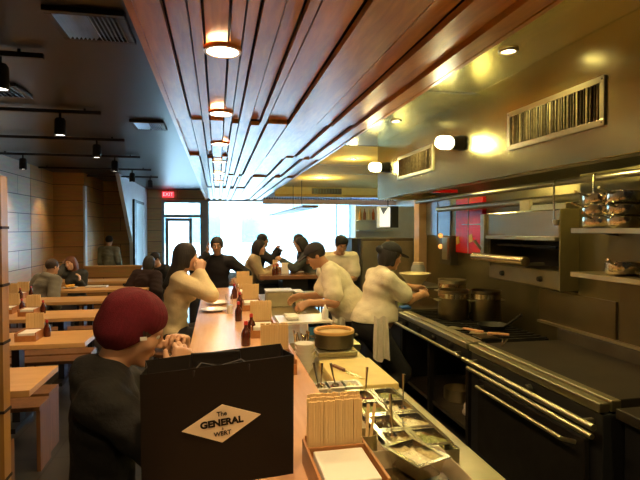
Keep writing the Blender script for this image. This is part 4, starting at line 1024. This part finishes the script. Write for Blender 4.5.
def person(label, loc, face, hip, st, lean=0, twist=0, bend=0, head=(0, 0, 0), lh=None, rh=None, h=.01, size=1., group=None, knees=None, feet=None, elbow=(0, 0), back=-.35, curl=(35, 35), width=1., hand_pad=1.):
    """loc: world x, y of the pelvis; face: heading in degrees (0 = toward +x); hip: pelvis height"""
    S = SDF(); rz = math.radians(face - 90)
    t = thing('person', label, 'person', (loc[0], loc[1], 0), rz, group)
    def loc_of(wp):
        wp = V3(*wp) - V3(loc[0], loc[1], 0); return rotm('Z', -(face - 90)) @ wp
    P = V3(0, 0, hip)
    Rt = rotm('X', -lean); Ru = rotm('X', -(lean + bend)) ; Rt2 = Ru @ rotm('Z', twist)
    waist = P + Rt @ V3(0, 0, .17 * size); chest = waist + Rt2 @ V3(0, .0, .19 * size); neck = chest + Rt2 @ V3(0, -.005, .15 * size)
    Rh = rotm('Z', head[0]) @ rotm('X', -head[1]) @ rotm('Y', head[2])
    hb = neck + unit(Rt2 @ V3(0, .03, .05) + Rh @ V3(0, .0, .05)) * .065
    HC = hb + Rh @ V3(0, .022, .105)
    w = width
    fem = st.get('female', False)
    sh = [chest + Rt2 @ V3(sx * (.150 if fem else .172) * w, -.008, .105) for sx in (-1, 1)]
    def torso(T, g=0.):
        T.ell(P + V3(0, 0, .0), V3(.155 * w + g, .115 * w + g, .12), rotm('X', -lean * .5), k=.05)
        T.ell(waist, V3(.128 * w + g, .098 * w + g, .13), Rt, k=.06)
        T.ell(chest + Rt2 @ V3(0, 0, .0), V3((.140 if fem else .152) * w + g, .108 * w + g, .155), Rt2, k=.06)
        T.cone(sh[0], sh[1], .056 + g, k=.05)
        T.cone(chest + Rt2 @ V3(-.08 * w, -.02, .115), neck + Rt2 @ V3(-.01, -.005, .0), .05 + g, .045 + g, k=.04); T.cone(chest + Rt2 @ V3(.08 * w, -.02, .115), neck + Rt2 @ V3(.01, -.005, .0), .05 + g, .045 + g, k=.04)
        if fem:
            for sx in (-1, 1): T.ell(chest + Rt2 @ V3(sx * .06, .085, .0), V3(.058 + g, .05 + g, .06), k=.03)
        if st.get('belly'): T.ell(P + Rt @ V3(0, .05, .13), V3(.165 * w + g, .15 + g, .15), k=.06); T.ell(P + Rt @ V3(0, -.03, .02), V3(.175 * w + g, .145 + g, .14), k=.05)
    torso(S)
    # neck and head
    S.cone(neck + Rt2 @ V3(0, -.005, -.02), HC + Rh @ V3(0, -.025, -.05), .056, .050, k=.025)
    hp = lambda x, y, z: HC + Rh @ V3(x, y, z)
    fs = .985
    S.ell(hp(0, -.014, .032), V3(.075, .094, .086), Rh, k=.02)
    S.ell(hp(0, .016, -.030), V3(.058, .070, .082), Rh, k=.03)
    S.cone(hp(-.012, .068, -.092), hp(.012, .068, -.092), .018, k=.025)
    S.ell(hp(-.033, .060, -.022), V3(.026, .022, .026), Rh, k=.02); S.ell(hp(.033, .060, -.022), V3(.026, .022, .026), Rh, k=.02)
    S.cone(hp(-.036, .074, .030), hp(.036, .074, .030), .012, k=.014)
    for sx in (-1, 1): S.ell(hp(sx * .032, .094, .012), V3(.017, .014, .010), Rh, k=.008, sub=True)
    S.cone(hp(0, .082, .018), hp(0, .106, -.020), .0075, .0115, k=.010)
    for sx in (-1, 1): S.ell(hp(sx * .012, .097, -.024), V3(.008, .009, .007), Rh, k=.006)
    S.ell(hp(0, .086, -.050), V3(.024, .010, .0055), Rh, k=.006); S.ell(hp(0, .084, -.060), V3(.020, .010, .006), Rh, k=.006)
    for sx in (-1, 1): S.ell(hp(sx * .077, -.008, -.002), V3(.010, .019, .031), Rh @ rotm('X', -8), k=.006); S.ell(hp(sx * .086, -.002, .0), V3(.006, .010, .018), Rh, k=.004, sub=True)
    # arms
    arms = []
    for i, (sx, tg) in enumerate(((-1, lh), (1, rh))):
        if tg is None: tgt = P + V3(sx * .20, .16, .02)
        else: tgt = loc_of(tg)
        hint = V3(sx * (.35 + elbow[0]), back, -1. + elbow[1])
        e, wr = ik(sh[i], tgt, .285 * size, .25 * size, hint)
        arms.append((sh[i], e, wr))
        aw = st.get('arm', 1.)
        S.cone(sh[i], e, .050 * aw, .040 * aw, k=.035); S.cone(e, wr, .041 * aw, .027, k=.02)
        pal = st.get('palm', {}).get(i); pal = V3(-sx * .8, .1, -.5) if pal is None else rotm('Z', -(face - 90)) @ V3(*pal)
        add_hand(S, wr, (rotm('Z', -(face - 90)) @ V3(*st['hdir'][i])) if i in st.get('hdir', {}) else unit(wr - e), pal, sx * st.get('flip', {}).get(i, 1), curl, hand_pad)
    # legs
    legs = []
    for i, sx in enumerate((-1, 1)):
        hj = P + V3(sx * .085 * w, 0, -.04)
        if knees == 'sit': kn = hj + V3(sx * .06, .42, .02); ft = kn + V3(0, -.02 if hip < .7 else .02, -(min(.43, kn[2] - .09)))
        elif feet: ft = V3(feet[i][0], feet[i][1], .09); kn, ft = ik(hj, ft, .43, .42, V3(0, 1, 0))
        else: ft = V3(sx * .10, -.01, .09); kn, ft = ik(hj, ft, .43, .42, V3(0, 1, 0))
        legs.append((hj, kn, ft))
        S.cone(hj, kn, .083 * w, .056 * w, k=.04); S.cone(kn, ft, .056, .036, k=.03)
        S.cone(ft + V3(0, -.02, -.04), ft + V3(0, .15, -.062), .035, .028, k=.02)
    skin = cmat(st['skin'], 'skin')
    sdf_obj('body', S.mesh(h), skin, t)
    # upper garment
    T = SDF(); g = st.get('loose', .014); torso(T, g * .6)
    frac = {'long': 1., 'short': .62, 'push': 1.35}[st.get('sleeve', 'long')]
    aw = st.get('arm', 1.)
    cl = []
    for a, e, wr in arms:
        if st.get('sleeve', 'long') == 'short':
            q = a + (e - a) * .72; T.cone(a, q, .050 * aw + g * .8, .050 * aw + g * 1.3, k=.035)
        else:
            T.cone(a, e, .050 * aw + g, .042 * aw + g * 1.1, k=.035)
            q = e + (wr - e) * st.get('cuff', .93); T.cone(e, q, .044 * aw + g, .030 + g * .9, k=.02)
    if st.get('hood'): 
        T.ell(neck + Rt2 @ V3(0, -.052, -.015), V3(.105, .055, .075), Rt2 @ rotm('X', 25), k=.04); T.cone(neck + Rt2 @ V3(-.085, .01, -.01), neck + Rt2 @ V3(.085, .01, -.01), .045, k=.05)
    hem = st.get('hem', -.10)
    if st.get('skirted'): T.cone(P + V3(0, 0, .05), P + V3(0, 0, hem), .15 * w, .17 * w, k=.05)
    ph = random.uniform(0, 6); am = st.get('wrinkle', .004)
    def wr_noise(Q):
        return am * (.6 * np.sin(Q[..., 0] * 21 + 2 * np.sin(Q[..., 2] * 17 + ph)) * np.sin(Q[..., 2] * 55 + 3 * np.sin(Q[..., 1] * 14 + ph)) + .35 * np.sin(Q[..., 1] * 33 + Q[..., 2] * 71 + ph))
    nk = neck + Rt2 @ V3(0, .005, st.get('collar', .028))
    clips = [(P + V3(0, 0, hem), (0, 0, -1)), (nk, Rt2 @ V3(0, .35, 1))] if knees != 'sit' else [(P + V3(0, 0, max(hem, -.10)), (0, 0, -1)), (nk, Rt2 @ V3(0, .35, 1))]
    # sleeves that hang below the hem must not be cut: only clip when the hands are above it
    low = min(min(e[2], wr[2]) for a, e, wr in arms)
    if low < clips[0][0][2] + .03: clips = [clips[1]] 
    # the neck plane must not cut raised arms
    hi = max(max(e[2], wr[2]) for a, e, wr in arms)
    nrm = Rt2 @ V3(0, .35, 1)
    mxp = max(max((e - nk) @ unit(nrm), (wr - nk) @ unit(nrm)) for a, e, wr in arms)
    if mxp > -.03: clips = [c for c in clips if c[0] is not nk]
    vf = T.mesh(h, .006, clips, wr_noise)
    sdf_obj(st.get('top_name', 'shirt'), vf, cmat(st['top']), t)
    # trousers and shoes
    L = SDF(); L.ell(P + V3(0, 0, .0), V3(.155 * w, .115 * w, .12), rotm('X', -lean * .5), k=.05)
    if st.get('belly'): L.ell(P + Rt @ V3(0, -.03, .02), V3(.175 * w, .145, .14), k=.05)
    for hj, kn, ft in legs: L.cone(hj, kn, .088 * w, .066 * w, k=.04); L.cone(kn, ft + V3(0, 0, .03), .066 * w, .05, k=.03)
    sdf_obj('trousers', L.mesh(max(h, .01), .010, [(P + V3(0, 0, max(.07, st.get('hem', 0) + .05)), (0, 0, 1))], None), cmat(st['legs']), t)
    for hj, kn, ft in legs:
        B = SDF(); B.cone(ft + V3(0, -.02, -.03), ft + V3(0, .16, -.055), .042, .034, k=.02); B.cone(ft + V3(0, -.02, 0), ft + V3(0, -.02, .03), .044, k=.02)
        sdf_obj('shoe', B.mesh(.012, .004, [(ft + V3(0, 0, -.085), (0, 0, -1))]), M['black_paint'], t)
    # eyes, brows
    R4 = Matrix.Identity(4)
    for sx in (-1, 1):
        c = hp(sx * .031, .0735, .012)
        e = MB().lathe([(.0115 * math.sin(PI * i / 8), -.0115 * math.cos(PI * i / 8)) for i in range(9)], tuple(c), 12).build('eye', M['white_cer'], t, smooth=True)
        f = Rh @ V3(0, 1, 0); ir = SDF(); c2 = c + f * .0085
        MB().lathe([(.0055 * math.sin(PI * i / 6), -.0055 * math.cos(PI * i / 6)) for i in range(7)], tuple(c2), 10).build('iris', cmat((.02, .012, .008), 'hair'), e, smooth=True)
        if h < .012 and not st.get('nobrow'):
            MB().tube([hp(sx * .014, .0925, .033), hp(sx * .03, .092, .038), hp(sx * .048, .078, .033)], [.003, .0035, .002], 6).build('eyebrow', cmat(st['hair'], 'hair'), t, smooth=True)
    # hair
    hs = st.get('hairstyle', 'short'); hm = cmat(st['hair'], 'hair'); HS = SDF()
    if hs != 'bald':
        HS.ell(hp(0, -.018, .036), V3(.086, .100, .096), Rh, k=.01)
        if hs in ('long', 'shoulder', 'bun'):
            HS.ell(hp(0, -.045, -.02), V3(.082, .07, .10), Rh, k=.03)
            HS.cone(hp(-.07, -.0, .02), hp(-.075, .0, -.07), .022, .02, k=.02); HS.cone(hp(.07, .0, .02), hp(.075, .0, -.07), .022, .02, k=.02)
        if hs == 'long':
            bk = chest + Rt2 @ V3(0, -.13, .02)
            bk = bk + Rt2 @ V3(0, .025, .03); HS.cone(hp(0, -.05, -.04), bk, .062, .036, k=.03); HS.cone(hp(-.045, -.04, -.05), bk + Rt2 @ V3(-.045, .01, .02), .034, .022, k=.03); HS.cone(hp(.045, -.04, -.05), bk + Rt2 @ V3(.045, .01, .02), .034, .022, k=.03)
        if hs == 'shoulder': HS.cone(hp(0, -.05, -.04), hp(0, -.05, -.14), .078, .07, k=.04)
        if hs == 'bun': HS.ell(hp(0, -.125, .035), V3(.034, .034, .034), Rh, k=.012)
        HS.ell(hp(0, .085, -.035), V3(.066, .075, .093), Rh, k=.006, sub=True)
        if hs == 'short': HS.ell(hp(0, .02, -.085), V3(.1, .12, .085), Rh, k=.01, sub=True)
        sdf_obj('hair', HS.mesh(min(h, .010)), hm, t)
    hat = st.get('hat')
    if hat:
        HT = SDF(); hc = cmat(st['hatcol'])
        if hat == 'cap':
            HT.ell(hp(0, -.012, .045), V3(.092, .108, .092), Rh, k=.01)
            vf = HT.mesh(.008, 0, [(hp(0, 0, .045), Rh @ V3(0, .12, -1))])
            o = sdf_obj('cap', vf, hc, t)
            BR = SDF(); BR.ell(hp(0, .105, .046), V3(.070, .078, .009), Rh @ rotm('X', -8), k=.005); sdf_obj('cap_brim', BR.mesh(.005), hc, t)
        if hat == 'skullcap':
            HT.ell(hp(0, -.014, .045), V3(.090, .106, .085), Rh, k=.01); sdf_obj('cap', HT.mesh(.008, 0, [(hp(0, 0, .048), Rh @ V3(0, .1, -1))]), hc, t)
        if hat == 'beanie':
            HT.ell(hp(0, -.020, .050), V3(.091, .110, .093), Rh, k=.02); HT.ell(hp(0, -.055, .030), V3(.086, .080, .088), Rh, k=.03); HT.ell(hp(0, -.042, -.008), V3(.094, .094, .082), Rh, k=.02)
            def rib(Q):
                q = (Q - HC) @ Rh; an = np.arctan2(q[..., 0], q[..., 1] + .03); return .0005 * np.sin(an * 40) + .002 * np.sin(q[..., 2] * 45 + 2 * np.sin(an * 3))
            sdf_obj('beanie', HT.mesh(.004, 0, [(hp(0, .088, .048), Rh @ V3(0, 1.05, -1))], rib), mat('maroon rib knit', st['hatcol'], .9, 0, .15, 60, bump=.3, bscale=260), t)
            tg = MB().rbox(tuple(hp(.090, .030, .0)), (.003, .022, .012), (0, 0, 0)).build('label_tab', M['white_cer'], t)
    return t, HC, arms, P, Rt2

SK1 = (.56, .32, .19); SK2 = (.46, .25, .14); SK3 = (.62, .38, .25); BLK = (.012, .010, .010)
# the man in the red beanie, leaning on the bar
px = at(133, 322, D=1.80)
TW = {}
t, HC, arms, P, Rt2 = person('person in a dark red beanie and charcoal hoodie, hands raised to the mouth', (-.385, 1.83), 8, .69,
    dict(skin=SK1, collar=.065, top=(.009, .009, .009), legs=(.02, .02, .025), hair=(.03, .018, .012), hairstyle='short', nobrow=True, hat='beanie', hatcol=(.12, .003, .012), loose=.014, hood=True, top_name='hoodie', wrinkle=.006, arm=1.05, cuff=.80,
         palm={0: (-.2, -1, -.2), 1: (-.5, .9, -.1)}, hdir={0: (-.05, -.35, .75), 1: (.15, .38, .8)}),
    lean=-2, bend=5, head=(0, 24, 0), lh=(-.135, 1.93, 1.225), rh=(-.125, 1.70, 1.21), h=.0065, knees='sit', elbow=(-.1, 0), curl=(48, 55), width=.95)
print('HEAD', HC)
stool(-.47, 1.83, 'dark round bar stool under the person in the red beanie', .615)
cup = MB().tube([(-.175, 1.80, 1.275), (-.135, 1.79, 1.235)], [.013, .013], 14).build('metal_cup', M['pan_steel'], smooth=True)
tag(cup, 'small shiny metal cup held at the mouth by the person in the beanie', 'cup')
# woman in the cream sweater
p = at(184, 300, D=4.45)
person('person with long black hair in a cream sweater, hands clasped near the chin', (-.37, 4.45), 15, .81,
    dict(skin=SK3, top=(.66, .56, .34), legs=(.03, .03, .035), hair=BLK, hairstyle='long', female=True, loose=.016, top_name='sweater', wrinkle=.005, palm={0: (0, -1, 0), 1: (0, 1, 0)}, hdir={0: (.1, -.2, .9), 1: (.1, .2, .9)}),
    lean=4, bend=4, head=(0, 6, 0), lh=(-.145, 4.50, 1.33), rh=(-.15, 4.37, 1.33), h=.008, knees='sit', curl=(50, 50), elbow=(-.1, .1), back=-1.2, width=.92, size=.95)
stool(-.40, 4.45, 'dark round bar stool under the person in the cream sweater', .665)
# man in black at the end of the bar
p = at(222, 260, D=6.75)
person('person in a black sweater at the far end of the bar', (p.x - .05, p.y + .02), -112, .80,
    dict(skin=(.40, .22, .13), top=(.012, .012, .018), legs=(.02, .02, .03), hair=BLK, hairstyle='short', loose=.02, top_name='sweater', collar=.02, hdir={1: (-.05, 0, 1)}, palm={1: (1, 0, 0)}),
    lean=0, bend=4, head=(18, 8, 0), lh=(p.x + .20, p.y - .22, 1.03), rh=(p.x - .19, p.y - .17, 1.37), h=.009, knees='sit', elbow=(.35, .3), curl=(20, 25))
stool(p.x + .02, p.y + .02, 'dark round bar stool under the person in the black sweater', .665)
CLR = (p.x, p.y)
# four at the cross counter
p = at(247, 275, D=7.95)
person('person with black hair in a tan sweater, arm resting on the cross counter', (p.x, p.y), -12, .76,
    dict(skin=SK3, top=(.42, .33, .20), legs=(.03, .03, .035), hair=BLK, hairstyle='shoulder', female=True, loose=.022, top_name='sweater', palm={1: (0, .2, -1)}),
    lean=10, bend=8, head=(0, 10, 0), lh=(p.x + .42, p.y + .12, 1.08), rh=(p.x + .44, p.y - .12, 1.06), h=.010, knees='sit')
stool(p.x, p.y, 'dark round bar stool under the person in the tan sweater', .625)
p = at(257, 268, D=8.9)
person('person in a black jacket over a white shirt, hands raised, behind the tan sweater', (p.x, p.y), -12, .82,
    dict(skin=SK2, top=(.015, .014, .018), legs=(.02, .02, .025), hair=BLK, hairstyle='short', loose=.02, top_name='jacket'),
    lean=4, bend=4, head=(0, 4, 0), lh=(p.x + .40, p.y + .02, 1.28), rh=(p.x + .34, p.y - .14, 1.33), h=.010, knees='sit', elbow=(.2, .4))
stool(p.x, p.y, 'dark round bar stool under the person in the black jacket', .685)
p = at(311, 268, D=8.1)
person('person with dark hair leaning over the cross counter with a phone', (p.x + .02, p.y), 172, .80,
    dict(skin=SK1, top=(.05, .06, .06), legs=(.02, .02, .025), hair=BLK, hairstyle='shoulder', female=True, loose=.018, top_name='jacket'),
    lean=6, bend=10, head=(0, 14, 0), lh=(p.x - .48, p.y - .06, 1.20), rh=(p.x - .42, p.y + .14, 1.16), h=.010, knees='sit', elbow=(.1, .3))
stool(p.x + .02, p.y, 'dark round bar stool under the person leaning over the cross counter', .665)
p = at(306, 268, D=9.0)
person('person with dark hair behind, beside the one leaning on the cross counter', (p.x + .0, p.y), 168, .82,
    dict(skin=SK2, top=(.03, .03, .035), legs=(.02, .02, .025), hair=(.03, .015, .01), hairstyle='short', loose=.018, top_name='coat'),
    lean=4, bend=6, head=(0, 12, 0), h=.011, knees='sit')
stool(p.x, p.y, 'dark round bar stool farthest along the cross counter', .685)
# cooks
WT = (.72, .66, .50)
t, HC, arms, P, Rt2 = person('person in a white shirt and dark cap, leaning and reaching over the steel counter', (1.29, 4.72), 166, .87,
    dict(skin=SK2, top=WT, legs=(.012, .012, .015), hair=(.02, .014, .01), hairstyle='short', hat='cap', hatcol=(.02, .018, .022), sleeve='short', loose=.024, hem=-.13, arm=1.1, skirted=True, belly=True, wrinkle=.004, hdir={0: (-.8, -.1, -.4), 1: (-.8, 0, -.4)}),
    lean=14, bend=22, head=(8, 30, 0), lh=(.80, 4.44, 1.03), rh=(.78, 4.85, 1.04), h=.0085, width=1.14, feet=[(-.1, .02), (.12, -.12)], elbow=(.1, 0), size=1.0)
ap = MB()
person('person in a white kitchen shirt and black skullcap, looking down, farther cook', (1.62, 6.62), -98, .85,
    dict(skin=SK2, top=WT, legs=(.012, .012, .015), hair=BLK, hairstyle='short', hat='skullcap', hatcol=(.012, .012, .014), sleeve='short', loose=.028, hem=-.1, arm=1.05, skirted=True),
    lean=4, bend=8, head=(10, 28, 0), lh=(1.62, 6.22, 1.02), rh=(1.42, 6.24, 1.02), h=.010, width=1.05, elbow=(.2, .1))
t, HC3, arms3, P3, _ = person('person in a white shirt and black cap with a bun, working at the range', (1.36, 4.28), 4, .815,
    dict(skin=SK2, top=WT, legs=(.010, .010, .012), hair=BLK, hairstyle='bun', hat='cap', hatcol=(.012, .012, .014), sleeve='short', loose=.02, hem=.07, arm=1.0, skirted=True, belly=True, female=True, wrinkle=.004),
    lean=5, bend=9, head=(4, 16, 0), lh=(1.90, 4.62, 1.12), rh=(1.84, 4.30, 1.10), h=.0085, width=1.10, size=.97, elbow=(.25, .45))
# towels tucked at the waist: draped slabs
def towel(x, y, z0, z1, wd, ang, label, col=(.66, .60, .48)):
    n, mm = 14, 12; vs = []; th = .012
    for sgn in (0, 1):
        for i in range(n + 1):
            for j in range(mm + 1):
                u = i / n - .5; v = j / mm; z = z1 + (z0 - z1) * v + .012 * math.sin(u * 9)
                w_ = wd * (.8 + .3 * v); o = .016 * math.sin(u * 16 + v * 2) * (.3 + v) + sgn * th
                q = (u * w_, -o - .02 * v, z + (.03 * abs(u) if v > .9 else 0)); vs.append(q)
    K = (n + 1) * (mm + 1); fs = []
    for i in range(n):
        for j in range(mm):
            a = i * (mm + 1) + j; b = a + 1; c_ = a + mm + 2; d = a + mm + 1
            fs += [(a, b, c_, d), (K + d, K + c_, K + b, K + a)]
    for i in range(n):
        for j in (0, mm): a = i * (mm + 1) + j; fs.append((a, a + mm + 1, K + a + mm + 1, K + a))
    for j in range(mm):
        for i in (0, n): a = i * (mm + 1) + j; fs.append((a, a + 1, K + a + 1, K + a))
    o = MB().add(vs, fs).build('hand_towel', cmat(col), smooth=True); o.location = (x, y, 0); o.rotation_euler = (0, 0, math.radians(ang))
    return tag(o, label, 'towel')
towel(1.36, 4.05, .58, .95, .14, 0, 'pale cloth hanging from the waist of the cook with the bun')
towel(1.12, 4.56, .62, .86, .14, -20, 'pale cloth hanging at the waist of the leaning cook')
# guests at the left tables
p = at(39, 290, D=7.62)
person('person in a grey hooded top with back turned, at the left tables', (p.x, p.y), 52, .47,
    dict(skin=SK1, top=(.17, .17, .14), legs=(.03, .03, .04), hair=(.04, .02, .012), hairstyle='short', loose=.03, hood=True, top_name='hoodie', arm=1.15),
    lean=8, bend=16, head=(0, 8, 0), h=.010, knees='sit', width=1.12)
p = at(77, 290, D=8.85)
person('person with reddish brown hair and dark jacket, hand raised to the ear', (p.x, p.y), -100, .48,
    dict(skin=SK3, top=(.04, .045, .045), legs=(.03, .03, .04), hair=(.16, .055, .02), hairstyle='shoulder', female=True, loose=.02, top_name='jacket', hdir={0: (0, 0, 1), 1: (0, 0, 1)}),
    lean=6, bend=10, head=(-10, 6, 12), rh=(p.x - .17, p.y - .12, 1.05), lh=(p.x + .12, p.y - .3, .80), h=.010, knees='sit', elbow=(-.3, -.6), back=.3, size=.93)
p = at(109, 262, D=11.95)
person('person in an olive grey top seen from behind beyond the low partition', (p.x, p.y), 82, .74,
    dict(skin=SK1, top=(.20, .21, .16), legs=(.03, .03, .04), hair=(.015, .012, .01), hairstyle='short', loose=.024, top_name='jumper'), h=.012, knees='sit', width=1.0)
t_ = thing('plain_bench', 'high bench beyond the low partition', 'bench'); 
MB().box(p.x - .25, p.x + .1, p.y - .2, p.y + .12, .58, .61).build('seat', M['bench_wood'], t_); MB().box(p.x - .23, p.x + .08, p.y - .15, p.y + .1, 0, .58).build('base', M['bench_wood'], t_)
p = at(142, 285, D=8.2)
person('person in a dark burgundy coat with black hair, back to the camera', (p.x, p.y), 60, .48,
    dict(skin=SK1, top=(.014, .003, .005), legs=(.02, .02, .02), hair=BLK, hairstyle='shoulder', female=True, loose=.04, top_name='coat', arm=1.2), lean=10, bend=10, head=(0, 6, 0), h=.010, knees='sit', width=1.15)
p2 = at(162, 285, D=9.25)
person('person in a black coat facing the one in burgundy', (p2.x + .02, p2.y), -140, .50,
    dict(skin=SK1, top=(.012, .012, .014), legs=(.02, .02, .02), hair=BLK, hairstyle='short', loose=.04, top_name='coat', arm=1.2), lean=4, bend=10, head=(0, 16, 0), h=.010, knees='sit', width=1.1)
for q, l in ((p, 'low dark box stool under the person in burgundy'), (p2, 'low dark box stool under the person in the black coat')):
    tag(box('box_stool', M['bench_wood'], (q.x - .18, q.x + .18, q.y - .15, q.y + .15, 0, .34 if q is p else .36), None, .004), l, 'stool')
# ------------------------------------------------------------------ light
w = bpy.data.worlds.new('daylight'); bpy.context.scene.world = w; w.use_nodes = True
bg = w.node_tree.nodes['Background']; bg.inputs[0].default_value = (.50, .80, 1., 1); bg.inputs[1].default_value = 34.0
def spot(loc, aim, e, col, size=60, blend=.6, r=.04, name='lamp_light'):
    l = bpy.data.lights.new(name, 'SPOT'); l.energy = e; l.color = col; l.spot_size = math.radians(size); l.spot_blend = blend; l.shadow_soft_size = r
    o = bpy.data.objects.new(name, l); C.objects.link(o); o.location = loc
    o.rotation_euler = (Vector(aim) - Vector(loc)).to_track_quat('-Z', 'Y').to_euler(); return o
def point(loc, e, col, r=.04):
    l = bpy.data.lights.new('lamp_light', 'POINT'); l.energy = e; l.color = col; l.shadow_soft_size = r
    o = bpy.data.objects.new('lamp_light', l); C.objects.link(o); o.location = loc; return o
WARM = (1., .64, .30); YEL = (1., .80, .27)
for y in LTS: spot((.03, y, CS - .02), (.03, y, 0), 95, WARM, 160)
for (x, y) in CANS: spot((x, y, 2.58), (x - .6, y + .1, 0), 80 if y < 9 else 35, WARM, 85)
for y in (5.2, 9.0, 10.6): spot((-2.85, y, 2.75), (-3.5, y + .1, 1.2), 55, (1., .76, .45), 60)
for (x, y, z) in JARS: point((x, y, z), 75, YEL, .05)
for (x, y) in KDOWN: spot((x, y, CK - .03), (x, y, 0), 60, YEL, 130)
for (x, y, z) in HL: point((x, y, z - .03), 18, YEL, .03)
point((1.9, 6.9, CK - .12), 16, YEL, .05); point((2.0, 9.6, CK - .12), 40, YEL, .05)  # extra points added close under the yellow ceiling to brighten it
# daylight portals at the openings
def portal(loc, rot, sx, sy):
    l = bpy.data.lights.new('window_portal', 'AREA'); l.shape = 'RECTANGLE'; l.size = sx; l.size_y = sy; l.cycles.is_portal = True
    o = bpy.data.objects.new('window_portal', l); C.objects.link(o); o.location = loc; o.rotation_euler = rot
portal((1.35, FY + .3, 1.4), (-PI / 2, 0, 0), 6.2, 2.7)
cam = bpy.data.cameras.new('camera'); cam.lens = 28.125; cam.sensor_width = 36; cam.clip_start = .05; cam.clip_end = 200
co = bpy.data.objects.new('camera', cam); C.objects.link(co); co.location = (0, 0, EYE); co.rotation_euler = (PI / 2 - PITCH, 0, -YAW)
sc = bpy.context.scene; sc.camera = co
sc.view_settings.view_transform = 'Standard'; sc.view_settings.look = 'None'; sc.view_settings.gamma = 1; sc.view_settings.use_curve_mapping = False
sc.view_settings.exposure = -0.4
